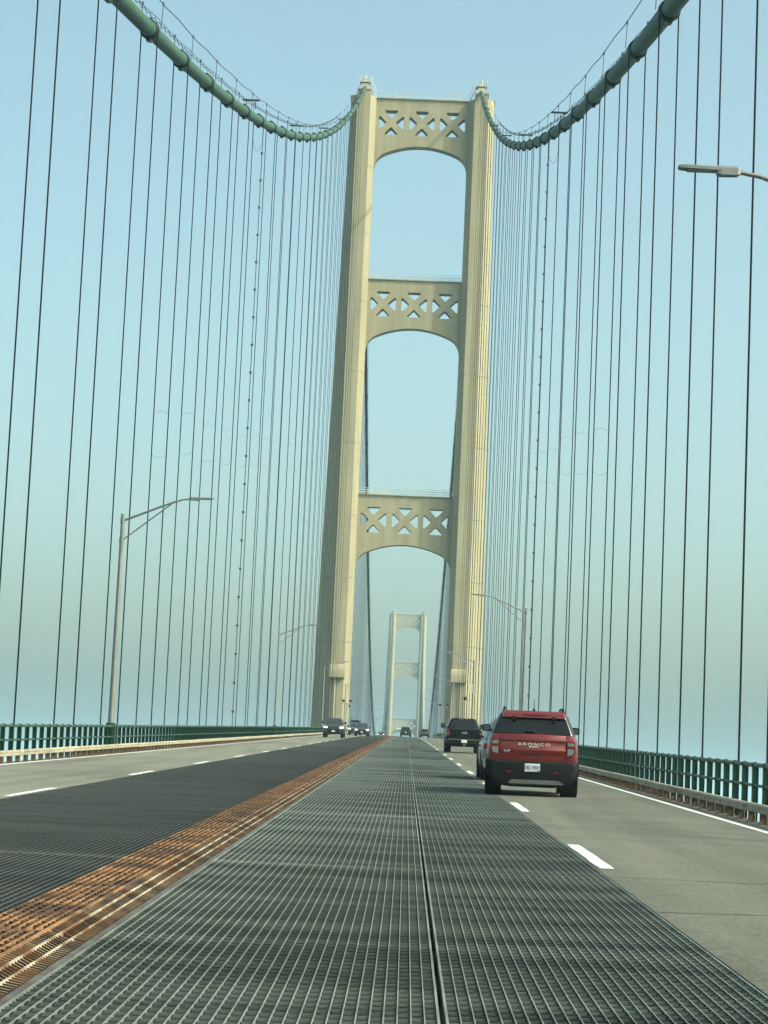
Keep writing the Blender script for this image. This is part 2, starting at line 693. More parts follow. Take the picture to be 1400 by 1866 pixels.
GM1 = grating_mesh('grating_panel_inner', GR_SEAM - 0.02 - (MED_R + 0.03), 31)
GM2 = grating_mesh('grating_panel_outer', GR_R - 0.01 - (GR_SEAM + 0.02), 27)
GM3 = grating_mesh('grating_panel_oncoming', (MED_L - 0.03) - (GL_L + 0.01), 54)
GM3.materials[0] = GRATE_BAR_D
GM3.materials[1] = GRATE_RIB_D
rng = random.Random(9)
for i in range(-2, 36):
    y = 21.24 + P * i
    ang = math.atan2(zr(y + P) - zr(y), P)
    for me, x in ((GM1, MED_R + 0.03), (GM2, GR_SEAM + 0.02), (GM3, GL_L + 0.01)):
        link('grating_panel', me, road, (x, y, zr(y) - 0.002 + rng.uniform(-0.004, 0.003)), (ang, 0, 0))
yfar = [y for y in YS if y > 21.24 + P * 36 - 8]
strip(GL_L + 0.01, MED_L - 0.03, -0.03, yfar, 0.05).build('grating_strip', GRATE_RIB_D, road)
strip(MED_R + 0.03, GR_R - 0.01, -0.03, yfar, 0.05).build('grating_strip', GRATE_RIB, road)

# steel lips of the long slot between the two grating rows
for xs in (GR_SEAM,):
    mb = MB()
    for i, y in enumerate([y for y in YS if y < 470]):
        mb.box(xs - 0.018, xs + 0.018, y, y + 0.12, zr(y) - 0.12, zr(y) - 0.05)
    mb.build('slot_clips', STEEL_D, road)

# ------------------------------------------------------------------ median: raised rusty grating
median = empty('median_grating', (0, 0, zr(0)))
tag(median, 'raised rusty steel grating median running up the middle of the bridge', 'median')
MH = 0.08
TOP_R = -0.16


def median_mesh():
    mb = MB()
    L = P - 0.02
    w = TOP_R - MED_L
    n = 7
    p = w / n
    for i in range(n + 1):
        x = MED_L + i * p
        mb.box(x - 0.005, x + 0.005, 0, L, MH - 0.06, MH, 0)
    per = 0.15
    for i in range(n):
        xc = MED_L + (i + 0.5) * p
        pts = []
        rg = random.Random(i)
        ph = rg.uniform(0, per)
        for k in range(int((L - per) / per)):
            for dy, s in ((0, -1), (0.25, -1), (0.5, 1), (0.75, 1)):
                pts.append((xc + s * (p / 2 - 0.006), ph + (k + dy) * per, MH - 0.004 + rg.uniform(-0.006, 0.004)))
        nn = len(mb.v)
        for x, y, z in pts:
            mb.v += [(x, y - 0.004, MH - 0.05), (x, y - 0.004, z), (x, y + 0.004, z), (x, y + 0.004, MH - 0.05)]
        for k in range(len(pts) - 1):
            a = nn + 4 * k
            for j in range(3):
                mb.f.append((a + j, a + 4 + j, a + 5 + j, a + 1 + j))
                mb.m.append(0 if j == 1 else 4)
    # sloping side towards the photographer's lane: ribs and two bars
    dx = MED_R - 0.015 - TOP_R
    k = 0
    y = 0.02
    rg = random.Random(77)
    while y < L - 0.05:
        dy0, dy1 = rg.uniform(-0.012, 0.012), rg.uniform(-0.012, 0.012)
        path = [(TOP_R + 0.006, y + dy0, MH - 0.006), (TOP_R + dx * 0.33, y + 0.03 + dy1, MH * 0.68), (TOP_R + dx * 0.66, y - 0.005, MH * 0.36), (TOP_R + dx, y + 0.025, 0.012)]
        rings = [[(a, b - 0.004, c), (a, b + 0.004, c), (a - 0.016, b + 0.004, c - 0.04), (a - 0.016, b - 0.004, c - 0.04)] for a, b, c in path]
        mb.loft(rings, True, 4)
        for r_a, r_b in zip(rings[:-1], rings[1:]):
            mb.face([(p[0] + 0.001, p[1], p[2] + 0.002) for p in (r_a[0], r_a[1], r_b[1], r_b[0])], 1)
        y += 0.085
    for t in (0.33, 0.66):
        x, z = TOP_R + dx * t, MH * (1 - t)
        mb.box(x - 0.004, x + 0.005, 0, L, z - 0.03, z + 0.006, 1)
    mb.box(TOP_R - 0.006, TOP_R + 0.008, 0, L, MH - 0.07, MH + 0.003, 0)
    mb.box(MED_R - 0.014, MED_R + 0.022, 0, L, -0.04, 0.006, 2)
    # far side plate and floor pan
    mb.box(MED_L - 0.024, MED_L - 0.012, 0, L, -0.05, MH - 0.01, 0)
    mb.box(MED_L, MED_R - 0.02, 0, L, -0.10, -0.05, 3)
    return mb.mesh('median_segment', [RUST, RUST_SIDE, EDGE_PLATE, STEEL_D, RUST_D])


mm = median_mesh()
for i in range(-2, 36):
    y = 21.24 + P * i + 4.1
    ang = math.atan2(zr(y + P) - zr(y), P)
    link('median_segment', mm, median, (0, y, zr(y) - zr(0)), (ang, 0, 0))
yl = [y for y in YS if y > 21.24 + P * 36 - 4]
mb = MB()
mb.loft([[(MED_L, y, zr(y) - zr(0)), (MED_L, y, zr(y) - zr(0) + MH), (TOP_R, y, zr(y) - zr(0) + MH), (MED_R, y, zr(y) - zr(0))] for y in yl])
mb.build('median_run', RUST, median)

# ------------------------------------------------------------------ railings and kerb rails
ND = 10
STEP = P / ND


def post_mesh():
    mb = MB()
    mb.box(-0.045, 0.045, -0.005, 0.005, -0.25, 0.90)
    mb.box(-0.057, -0.045, -0.032, 0.032, -0.25, 0.90)
    mb.box(0.045, 0.057, -0.032, 0.032, -0.25, 0.90)
    mb.tube([(-0.012, -0.032, 0.895), (-0.012, 0.032, 0.895)], 0.056, 12)
    return mb.mesh('railing_post', RAIL_G)


PM = post_mesh()
PMm = PM.copy()
PMm.transform(Matrix.Scale(-1, 4, (1, 0, 0)))
PMm.flip_normals()
KP = MB()
KP.box(-0.055, 0.05, -0.03, 0.03, 0.0, 0.17, 0)
KP.box(0.05, 0.062, -0.045, 0.045, 0.0, 0.17, 1)
KP.box(-0.075, 0.085, -0.07, 0.07, -0.02, 0.012, 0)
KPM = KP.mesh('kerb_post', [KERB_POST, KERB])
KPMm = KPM.copy()
KPMm.transform(Matrix.Scale(-1, 4, (1, 0, 0)))
KPMm.flip_normals()
# kerb beam: rounded channel with a groove along the road face
prof = [(-0.062, 0.165), (-0.070, 0.185), (-0.070, 0.215), (-0.058, 0.224), (-0.058, 0.236), (-0.070, 0.245), (-0.070, 0.275), (-0.060, 0.293), (-0.040, 0.302), (0.045, 0.302), (0.062, 0.29), (0.066, 0.27), (0.066, 0.165)]
BL = 4 * STEP
kb = MB()
kb.loft([[(x, y, z) for x, z in prof] for y in (0.006, BL - 0.006)])
kb.box(-0.074, 0.07, -0.05, 0.05, 0.176, 0.292)
KBM = kb.mesh('kerb_beam', KERB)
KBMm = KBM.copy()
KBMm.transform(Matrix.Scale(-1, 4, (1, 0, 0)))
KBMm.flip_normals()

ysr = [-36 + P / 2 * i for i in range(int(520 / (P / 2)))] + [y for y in range(492, 1560, 24)]
for xr, xk, sgn, words in ((RAIL_R, KERB_R, 1, "along the red SUV's side of the bridge"), (RAIL_L, KERB_L, -1, 'along the oncoming side of the bridge')):
    rail = empty('bridge_railing', (xr, 0, zr(0)))
    tag(rail, 'dark green three-pipe steel railing ' + words, 'railing', 'green bridge railings')
    xi = -sgn * 0.012
    for nm, zz, rad in (('top_rail', 0.895, 0.041), ('middle_rail', 0.53, 0.029), ('bottom_rail', 0.16, 0.029)):
        MB().tube([(xi, y, zr(y) - zr(0) + zz) for y in ysr], rad, 10).build(nm, RAIL_PIPE, rail, True, 50)
    mb = MB()
    mb.loft([[(-0.07, y, zr(y) - zr(0) - 0.12), (0.07, y, zr(y) - zr(0) - 0.12), (0.07, y, zr(y) - zr(0) - 0.30), (-0.07, y, zr(y) - zr(0) - 0.30)] for y in ysr])
    mb.build('base_channel', RAIL_G, rail)
    pm = PM if sgn > 0 else PMm
    i = 0
    y = 20.4
    restp = MB()
    while y < 470:
        if y < 190:
            link('post', pm, rail, (0, y, zr(y) - zr(0)), (math.atan(slope(y)), 0, 0))
        else:
            restp.box(-0.05, 0.05, y - 0.02, y + 0.02, zr(y) - zr(0) - 0.2, zr(y) - zr(0) + 0.9)
        y += STEP
    tag(restp.build('far_posts', RAIL_G, rail), kind='stuff')
    kerb = empty('kerb_rail', (xk, 0, zr(0)))
    tag(kerb, 'low weathered cream kerb rail on short posts ' + words, 'kerb rail', 'cream kerb rails')
    y = 19.0
    n = 0
    restk = MB()
    while y < 470:
        sl = math.atan(slope(y))
        if n % 4 == 0 and n < 360:
            link('beam', KBM if sgn > 0 else KBMm, kerb, (random.uniform(-0.006, 0.006), y, zr(y) - zr(0) + random.uniform(-0.006, 0.004)), (math.atan(slope(y + BL / 2)), 0, 0))
        if y < 190:
            link('post', KPM if sgn > 0 else KPMm, kerb, (0, y + STEP / 2, zr(y + STEP / 2) - zr(0)), (sl, 0, 0))
        else:
            zz = zr(y) - zr(0)
            restk.box(-0.05, 0.05, y - 0.04, y + 0.04, zz, zz + 0.18)
        y += STEP
        n += 1
    tag(restk.build('far_posts', KERB_POST, kerb), kind='stuff')
    # concrete-grey deck nosing under the kerb rail
    a, b = (PAVE_R + 0.02, PAVE_R + 0.40) if sgn > 0 else (PAVE_L - 0.34, PAVE_L - 0.02)
    strip(a, b, -0.012, YS, 0.12).build('deck_edge', mat('deck_edge_grime', (0.11, 0.105, 0.09), 0.9, var=0.3, scale=5, world=True), road)

# ------------------------------------------------------------------ main cables
BAND = MB()
rings = []
for y, rr in ((-0.42, 0.345), (-0.36, 0.385), (-0.10, 0.39), (-0.10, 0.42), (0.10, 0.42), (0.10, 0.39), (0.36, 0.385), (0.42, 0.345)):
    rings.append([(rr * math.cos(2 * math.pi * k / 16), y, rr * math.sin(2 * math.pi * k / 16)) for k in range(16)])
BAND.loft(rings)
BAND.box(-0.10, 0.10, -0.40, 0.40, -0.50, -0.36)
BAND.box(-0.10, 0.10, -0.40, 0.40, 0.36, 0.47)
BANDM = BAND.mesh('cable_band', GREEN_BAND)
STANM = MB().tube([(-0.02, 0, 0.1), (0.02, 0, 1.2)], 0.018, 6).tube([(0.02, 0, 1.15), (0.02, 0, 1.30)], 0.045, 6).mesh('stanchion', WIRE)

side_bands = [P0 + P * i for i in range(-9, 24)]
main_bands = [D + P * (i + 1) for i in range(93)]
for sx, words in ((-1, 'over the oncoming lanes'), (1, "over the red SUV's lane")):
    X = sx * 10.36
    cab = empty('main_cable', (X, D, HS))
    tag(cab, 'thick green main suspension cable with dark bands ' + words, 'cable', 'main suspension cables')
    pts = [(0, y - D, zcab(y) - HS) for y in [-20 + i * (D + 20) / 90 for i in range(91)]]
    MB().tube(pts, 0.325, 18).build('cable', GREEN_CABLE, cab, True, 60)
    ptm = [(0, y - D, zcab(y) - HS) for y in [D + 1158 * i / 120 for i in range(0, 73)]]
    MB().tube(ptm, 0.325, 18).build('cable', GREEN_DARK, cab, True, 60)  # near stretch of the main span, coloured a darker green than the rest
    ptf = [(0, y - D, zcab(y) - HS) for y in [D + 1158 * i / 120 for i in range(72, 121)] + [DF + i * 40 for i in range(1, 12)]]
    MB().tube(ptf, 0.325, 18).build('cable', GREEN_CABLE, cab, True, 60)
    pts += ptm[1:] + ptf[1:]
    for hx in (-0.46, 0.46):
        hp = [(hx, p[1], p[2] + 1.24 - (0.05 * math.sin(i * 2.1) if p[1] < 0 else 0)) for i, p in enumerate(pts)]
        MB().tube(hp, 0.016 if hx * sx > 0 else 0.022, 5).build('hand_rope', WIRE, cab)
    # lower utility wire looping along the cable-side hand rope
    up_ = []
    y = 30.0
    k = 0
    while y < 300:
        up_.append((sx * 0.46, y - D, zcab(y) - HS + (1.02 if k % 2 else 1.18)))
        y += 0.9
        k += 1
    MB().tube(up_, 0.020, 4).build('utility_wire', WIRE, cab)
    for y in side_bands + main_bands:
        sl = math.atan((zcab(y + 0.5) - zcab(y - 0.5)))
        if y < 20:
            continue
        link('cable_band', BANDM, cab, (0, y - D, zcab(y) - HS), (sl, 0, 0))
        if y < D:
            for hx in (-0.44, 0.44):
                link('stanchion', STANM, cab, (hx, y - D + 0.5, zcab(y + 0.5) - HS), (0, 0, 0))
    # short floodlight bars set across the cable
    fl = MB().box(-0.55, 0.55, -0.12, 0.12, 0.0, 0.07).tube([(-0.3, 0, -0.55), (-0.3, 0, 0)], 0.03, 6).tube([(0.3, 0, -0.55), (0.3, 0, 0)], 0.03, 6).mesh('light_bar', WIRE)
    for i in (4, 8, 12, 16, 20):
        y = P0 + P * i + 2.0
        link('light_bar', fl, cab, (sx * -0.25, y - D, zcab(y) - HS + 0.85))

# ------------------------------------------------------------------ suspender ropes
ROPEM = MB().tube([(0, 0, 0), (0, 0, 1)], 0.027, 8).mesh('rope', ROPE, True, 50)
ROPE2 = MB()
for xx in (-0.35, 0.35):
    ROPE2.tube([(xx, 0, 0), (xx, 0, 1)], 0.034, 6)
ROPE2M = ROPE2.mesh('rope_pair', ROPE, True, 50)
SOCK = MB().tube([(0, 0, 0), (0, 0, 0.30), (0, 0, 0.34), (0, 0, 0.75)], [0.075, 0.075, 0.045, 0.032], 8).mesh('socket', RAIL_G, True, 40)
LOOP = MB()
for zc, s in ((0.95, 1), (-0.95, -1)):
    LOOP.tube([(-0.37 + 0.74 * t / 8, 0, zc + s * 0.16 * math.sin(math.pi * t / 8)) for t in range(9)], 0.0075, 5)
LOOPM = LOOP.mesh('spacer_wire', mat('spacer_wire_grey', (0.13, 0.17, 0.17), 0.5))
for sx, words in ((-1, 'beside the oncoming lanes'), (1, "beside the red SUV's lane")):
    X = sx * 10.36
    nside = [i for i in range(-4, 24)]
    for i in nside:
        y = P0 + P * i
        zb = zr(y) - 1.3
        zt = zcab(y) - 0.05
        sus = empty('suspender', (X, y, zb))
        k = 24 - i
        tag(sus, 'pair of thin green suspender ropes %s, %s before the near tower' % (words, ORD[k]), 'suspender', 'suspender ropes before the near tower')
        for xx in (-0.35, 0.35):
            link('rope', ROPEM, sus, (xx, 0, 0), None, (1, 1, zt - zb))
            link('socket', SOCK, sus, (xx, 0, 0.02))
        if 1 <= i <= 20:
            link('spacer_wire', LOOPM, sus, (0, 0, (zt - zb) * 0.47 + random.uniform(-0.4, 0.4)))
        if i == 5:
            con = MB()
            h = zt - zb
            con.tube([(0, -0.07, 0), (0, -0.07, h - 1.5)], 0.022, 6)
            con.tube([(0, -0.07, h - 1.5), (sx * 0.15, -0.1, h - 2.0), (sx * 0.35, -0.1, h - 2.2), (sx * 0.55, -0.1, h - 2.0), (sx * 0.68, -0.07, h - 1.3)], 0.014, 5)
            z = 1.2
            while z < h - 2:
                con.tube([(0, -0.05, z - 0.07), (0, -0.05, z + 0.07)], 0.085, 8)
                z += 1.95
            con.build('conduit', WIRE, sus, loc=(-sx * 0.35, 0, 0))
    for i, y in enumerate(main_bands):
        zb = zr(y) - 1.3
        zt = zcab(y)
        if zt - zb < 2.5:
            continue
        o = link('suspender', ROPE2M, None, (X, y, zb), None, (1, 1, zt - zb))
        tag(o, 'thin green suspender ropes %s, %s beyond the near tower' % (words, ORD[i + 1]), 'suspender', 'suspender ropes of the main span ' + words)

# ------------------------------------------------------------------ towers
def leg_plan(z, inset=0.0):
    xo = 12.75 + (118 - max(z, -10)) * 0.0175 - inset
    hd = 3.3 + (118 - max(z, -10)) * 0.009 - inset
    xi = 8.25 + inset
    a, b = 9.22 + inset, 11.55 - inset
    f = [(xi, -(hd - 1.65)), (a, -(hd - 0.30)), (a, -hd), (b, -hd), (b, -(hd - 0.32))]
    x, y = b, -(hd - 0.32)
    wd = (xo - b) / 3
    for k in range(3):
        x += wd
        y += wd * 0.62
        f.append((x, y))
        if k < 2:
            y += 0.16
            f.append((x, y))
    back = [(px, -py) for px, py in reversed(f)]
    return f + back


LEG_SEAMS = [122.8, 109.9, 97.7, 85.6, 73.0, 60.3, 47.7, 36.9, 25.7, 14.4, 1.5, WATER - 1]


def rounded(poly, r=0.14, n=3):
    out = []
    k = len(poly)
    for i in range(k):
        p0, p1, p2 = Vector(poly[i - 1]), Vector(poly[i]), Vector(poly[(i + 1) % k])
        a = (p0 - p1)
        b = (p2 - p1)
        rr = min(r, a.length * 0.45, b.length * 0.45)
        s, e = p1 + a.normalized() * rr, p1 + b.normalized() * rr
        for j in range(n + 1):
            t = j / n
            out.append(tuple(s * (1 - t) ** 2 + p1 * 2 * t * (1 - t) + e * t * t))
    return out


def strut_mesh():
    arch = [(8.25, -13.4)]
    b = [Vector((8.25, -13.2)), Vector((8.25, -11.3)), Vector((7.45, -10.4)), Vector((6.2, -9.85))]
    for i in range(11):
        t = i / 10
        p = b[0] * (1 - t) ** 3 + b[1] * 3 * t * (1 - t) ** 2 + b[2] * 3 * t * t * (1 - t) + b[3] * t ** 3
        arch.append((p.x, p.y))
    for i in range(1, 24):
        x = 6.2 - 12.4 * i / 24
        arch.append((x, -8.5 - 1.35 * (x / 6.2) ** 2))
    arch += [(-x, z) for x, z in reversed(arch[:12])]
    outer = [(8.95, 0), (8.95, -13.4)] + arch + [(-8.95, -13.4), (-8.95, 0)]
    holes = []
    tri = [(-1.13, 2.24), (1.13, 2.24), (1.13, 1.95), (0.10, 0.88), (-0.10, 0.88), (-1.13, 1.95)]
    for cx_ in (-5.45, 0.0, 5.45):
        for q in range(4):
            c, s = (1, 0, -1, 0)[q], (0, 1, 0, -1)[q]
            t4 = [(x * c - z * s, x * s + z * c) for x, z in tri]
            t4 = rounded(t4, 0.22, 3)
            holes.append([(cx_ + x, -4.3 + z) for x, z in t4])
    mb = MB()
    mb.prism([outer] + holes, -1.05, 1.05)
    return mb.mesh('strut', TOWER, True, 35)


STRUT = strut_mesh()
CAP = MB().box(-8.95, 8.95, -1.32, 1.32, 0.003, 0.16).mesh('cap_plate', TOWER)
SR = MB()
for yy in (-1.25, 1.25):
    for zz, rr in ((1.25, 0.035), (0.85, 0.025), (0.45, 0.025)):
        SR.tube([(-8.6, yy, zz), (8.6, yy, zz)], rr, 6)
    for i in range(10):
        x = -8.6 + 17.2 * i / 9
        SR.tube([(x, yy, 0.1), (x, yy, 1.27)], 0.032, 6)
SRM = SR.mesh('handrail', mat('handrail_grey', (0.45, 0.48, 0.46), 0.5))
SECT = []
for i in range(len(LEG_SEAMS) - 1):
    zt, zb = LEG_SEAMS[i] - 0.03, LEG_SEAMS[i + 1] + 0.03
    mb = MB()
    mb.loft([[(x, y, z) for x, y in leg_plan(z)] for z in (zb, zt)])
    SECT.append(mb.mesh('leg_section', TOWER))
SECTm = []
for me in SECT:
    c = me.copy()
    c.transform(Matrix.Scale(-1, 4, (1, 0, 0)))
    c.flip_normals()
    SECTm.append(c)
core = MB()
core.loft([[(x, y, z) for x, y in leg_plan(z, 0.035)] for z in (WATER, 122.6)])
COREM = core.mesh('leg', TOWER_J)
COREMm = COREM.copy()
COREMm.transform(Matrix.Scale(-1, 4, (1, 0, 0)))
COREMm.flip_normals()
# splice plates with a shallow step across the front rib
SPLM = []
for z in LEG_SEAMS[1:-1]:
    hd = 3.3 + (118 - z) * 0.009
    SPLM.append(MB().box(9.22, 11.55, -hd - 0.022, -hd + 0.05, z - 0.03, z + 0.95).mesh('splice_plate', TOWER))


def make_tower(y, label, housing=True, sign=False):
    t = empty('bridge_tower', (0, y, 0))
    tag(t, label, 'tower', 'cream suspension bridge towers')
    for s in (1, -1):
        leg = link('leg', COREM if s > 0 else COREMm, t)
        for me in (SECT if s > 0 else SECTm):
            link('leg_section', me, leg)
        for me in SPLM:
            link('splice_plate', me, leg, None, None, (s, 1, 1))
        # raised rib top, saddle house, platform rail and beacon
        mb = MB()
        mb.box(9.35, 11.6, -1.7, 1.7, 122.6, 124.1)
        mb.box(9.25, 11.7, -1.85, 1.85, 124.1, 124.22)
        link('rib_top', mb.mesh('rib_top', TOWER), t, None, None, (s, 1, 1))
        mb = MB()
        mb.loft([[(x, yy, z) for x, yy in ((-wd, -dp), (wd, -dp), (wd, dp), (-wd, dp))] for z, wd, dp in ((124.22, 0.75, 1.3), (125.4, 0.62, 0.9), (125.75, 0.4, 0.5))])
        link('saddle_house', mb.mesh('saddle_house', TOWER), t, (s * 10.36, 0, 0))
        mb = MB()
        mb.box(-0.95, 0.95, -0.95, 0.95, 125.75, 125.85)
        for a in (-0.9, 0.9):
            for zz in (126.3, 126.85):
                mb.tube([(-0.9, a, zz), (0.9, a, zz)], 0.035, 6)
                mb.tube([(a, -0.9, zz), (a, 0.9, zz)], 0.035, 6)
            for b in (-0.9, 0.9):
                mb.tube([(a, b, 125.8), (a, b, 126.9)], 0.04, 6)
        mb.box(-0.24, 0.24, -0.24, 0.24, 125.85, 126.5)
        mb.tube([(0, 0, 126.5), (0, 0, 126.75), (0, 0, 127.15), (0, 0, 127.3)], [0.13, 0.17, 0.15, 0.05], 10)
        link('beacon_platform', mb.mesh('beacon_platform', TOWER_L), t, (s * 10.36, 0, 0))
        mb = MB()
        for yy in (-0.35, 0.35):
            mb.tube([(9.4, yy, 125.8), (8.35, yy, 123.1)], 0.06, 6)
            mb.tube([(9.3, yy, 126.8), (8.25, yy, 124.1)], 0.035, 6)
        for k in range(9):
            z = 123.2 + k * 0.3
            x = 8.35 + 1.05 * (z - 123.1) / 2.7
            mb.tube([(x, -0.35, z), (x, 0.35, z)], 0.03, 5)
        link('stair', mb.mesh('stair', TOWER_L), t, None, None, (s, 1, 1))
        mb = MB()
        mb.box(11.9, 12.85, -2.0, 2.0, 122.6, 122.95)
        link('ledge', mb.mesh('ledge', TOWER), t, None, None, (s, 1, 1))
        if housing:
            hd = 3.3 + (118 - 20.6) * 0.009
            mb = MB()
            pr = [(0, 19.45), (-0.85, 19.45), (-0.95, 19.6), (-0.95, 20.7), (-0.86, 21.2), (-0.62, 21.6), (-0.3, 21.8), (0, 21.85)]
            mb.loft([[(x, -hd + yy + 0.01, z) for yy, z in pr] for x in (9.05, 11.70)])
            h = link('housing', mb.mesh('housing', TOWER, True, 25), t, None, None, (s, 1, 1))
            mb = MB()
            mb.tube([(10.75, -hd - 0.35, 19.5), (10.75, -hd - 0.40, zr(y) + 0.4)], 0.16, 10)
            link('pipe', mb.mesh('pipe', TOWER, True, 50), h)
    for z in (122.9, 90.05, 51.8):
        st = link('strut', STRUT, t, (0, 0, z - 0.16))
        link('cap_plate', CAP, st)
        link('handrail', SRM, st)
    if sign:
        mb = MB()
        mb.tube([(-4.6, -1.9, 44.6), (4.6, -1.9, 44.6)], 0.75, 14)
        mb.box(-4.2, -3.9, -1.9, -1.0, 44.3, 44.9)
        mb.box(3.9, 4.2, -1.9, -1.0, 44.3, 44.9)
        mb.build('access_tube', TOWER_L, t, True, 40)
    # concrete pier in the water
    mb = MB()
    mb.loft([[(17 * math.cos(2 * math.pi * k / 24) * 1.25, 12 * math.sin(2 * math.pi * k / 24), z) for k in range(24)] for z in (WATER - 2, WATER + 8)])
    mb.build('pier', mat('pier_concrete', (0.38, 0.37, 0.34), 0.9), t)
    return t


make_tower(D, 'tall near cream steel tower with three latticed struts over the road')
make_tower(DF, 'small distant cream tower framed inside the near one, pale in haze', housing=False, sign=True)

# ------------------------------------------------------------------ street lamps
POLE = MB().tube([(0, 0, 0.0), (0, 0, 8.0), (0, 0, 8.25)], [0.112, 0.062, 0.062], 14).tube([(0, 0, 8.25), (0, 0, 8.29)], 0.07, 12).mesh('pole', ALU, True, 40)
BASE = MB().box(-0.17, 0.17, -0.17, 0.17, -0.35, 0.92).tube([(0, 0, 0.92), (0, 0, 1.0)], 0.16, 10)
for a in (-0.12, 0.12):
    for b in (-0.12, 0.12):
        BASE.tube([(a, b, 0.92), (a, b, 1.0)], 0.03, 6)
BASEM = BASE.mesh('pole_base', RAIL_G)
ARM = MB()
ARM.tube([(0, 0, 8.05), (0.6, 0, 8.30), (1.3, 0, 8.60), (1.75, 0, 8.78), (2.05, 0, 8.88), (2.4, 0, 8.94)], [0.042, 0.04, 0.036, 0.034, 0.032, 0.03], 10)
ARM.tube([(0, 0, 7.35), (1.68, 0, 8.72)], 0.024, 8)
ARM.tube([(-0.0, 0, 7.25), (0, 0, 7.45)], 0.085, 10)
ARM.tube([(-0.0, 0, 7.95), (0, 0, 8.15)], 0.08, 10)
ARMM = ARM.mesh('arm', ALU, True, 45)
HEAD = MB()
HEAD.loft([[(x, -wd, z0), (x, wd, z0), (x, wd, z1), (x, wd * 0.6, z2), (x, -wd * 0.6, z2), (x, -wd, z1)]
           for x, wd, z0, z1, z2 in ((2.32, 0.04, 8.90, 8.96, 8.97), (2.36, 0.068, 8.875, 8.965, 8.995), (2.58, 0.075, 8.87, 8.97, 9.0), (2.64, 0.07, 8.89, 8.97, 9.0))])
HEAD.loft([[(x, -wd, z0), (x, wd, z0), (x, wd, z1), (x, wd * 0.7, z2), (x, -wd * 0.7, z2), (x, -wd, z1)]
           for x, wd, z0, z1, z2 in ((2.60, 0.085, 8.925, 8.965, 8.985), (3.05, 0.088, 8.94, 8.98, 8.997), (3.14, 0.08, 8.945, 8.98, 8.992), (3.16, 0.05, 8.955, 8.975, 8.98))])
HEADM = HEAD.mesh('lamp_head', ALU_D)
LENSM = MB().box(2.66, 3.04, -0.065, 0.065, 8.919, 8.931).mesh('lens', LENS)


def lamp(x, y, sgn, label, group):
    z = zr(y)
    t = empty('street_lamp', (x, y, z), (0, 0, 0 if sgn < 0 else math.pi))
    tag(t, label, 'street lamp', group)
    link('pole_base', BASEM, t)
    link('pole', POLE, t, (0, 0, 0.0))
    link('arm', ARMM, t)
    hd = link('lamp_head', HEADM, t)
    link('lens', LENSM, hd)
    return t


GL = 'grey street lamps along the bridge'
lamps = []
for i in range(15):
    yl_ = 79.0 + 8 * P * i
    yr_ = 29.9 + 8 * P * i
    if yl_ < 1500:
        lab = ('%s grey street lamp beside the oncoming lanes, counted from the viewer' % ORD[i + 1])
        if i == 0:
            lab = 'tall grey street lamp on the green railing nearest beside the oncoming lanes'
        lamps.append(lamp(-8.42, yl_, -1, lab, GL))
    if yr_ < 1500:
        lab = ("%s grey street lamp beside the red SUV's lane, counted from the viewer" % ORD[i + 1])
        if i == 0:
            lab = 'grey lamp head at the frame edge, its pole outside the picture'
        lamps.append(lamp(8.30, yr_, 1, lab, GL))

# box and camera on two of the lamp poles near the tower
BLACK = mat('black_plastic', (0.007, 0.008, 0.009), 0.5, spec=0.25)
for lp, zz in ((lamps[6], 5.2), (lamps[5], 5.0)):
    mb = MB()
    mb.box(0.06, 0.40, -0.18, 0.18, zz, zz + 0.9, 1)
    mb.tube([(0.1, 0, zz - 0.6), (0.75, 0, zz - 0.55)], 0.04, 6, 1)
    mb.tube([(0.75, 0, zz - 0.75), (0.75, 0, zz - 0.68), (0.75, 0, zz - 0.45), (0.75, 0, zz - 0.38)], [0.08, 0.15, 0.15, 0.06], 10, 0)
    mb.build('traffic_camera', [BLACK, TOWER_L], lp)

# two-headed signal posts at the foot of the near tower
for x, y, lab in ((-8.05, 372.0, 'thin post with two small dark signal heads before the oncoming-side tower leg'), (7.75, 372.0, "thin post with two small dark signal heads before the red SUV's side tower leg")):
    t = empty('signal_post', (x, y, zr(y)))
    tag(t, lab, 'signal', 'two-headed signal posts')
    MB().tube([(0, 0, -0.2), (0, 0, 5.0)], 0.07, 8).build('pole', ALU, t, True, 40)
    MB().tube([(-0.62, 0, 4.95), (0.62, 0, 4.95)], 0.06, 6).tube([(-0.6, 0, 4.95), (-0.6, 0, 5.3)], 0.05, 6).tube([(0.6, 0, 4.95), (0.6, 0, 5.3)], 0.05, 6).build('crossbar', ALU, t)
    for s in (-0.6, 0.6):
        MB().loft([[(s + a * wd, b * wd * 1.3 + yy, zz) for a, b in ((-1, -1), (1, -1), (1, 1), (-1, 1))] for zz, wd, yy in ((5.28, 0.17, 0), (5.36, 0.22, 0), (5.56, 0.22, 0), (5.62, 0.15, 0))]).build('signal_head', BLACK, t)

# ------------------------------------------------------------------ vehicles
GLASS = mat('car_glass_dark', (0.006, 0.009, 0.010), 0.06, var=0.1, spec=0.35)
GLASS_F = mat('windscreen_glass', (0.02, 0.028, 0.03), 0.05, var=0.1, spec=0.7)
TYRE = mat('tyre_rubber', (0.008, 0.008, 0.008), 0.9, var=0.2, scale=20, spec=0.15)
RIM = mat('dark_alloy', (0.16, 0.16, 0.16), 0.35, metal=0.8)
CLAD = mat('grey_cladding', (0.0065, 0.0095, 0.011), 0.6, var=0.15, scale=5, spec=0.15)
UNDER = mat('underbody_black', (0.008, 0.008, 0.008), 0.9)
RED_LENS = mat('tail_light_red', (0.11, 0.004, 0.004), 0.2, coat=0.2)
CLEAR = mat('clear_lens', (0.13, 0.145, 0.14), 0.25, coat=0.3)
LIT = mat('headlight_lit', (0.8, 0.8, 0.75), 0.2, emit=(1.0, 0.95, 0.85), estr=0.7)
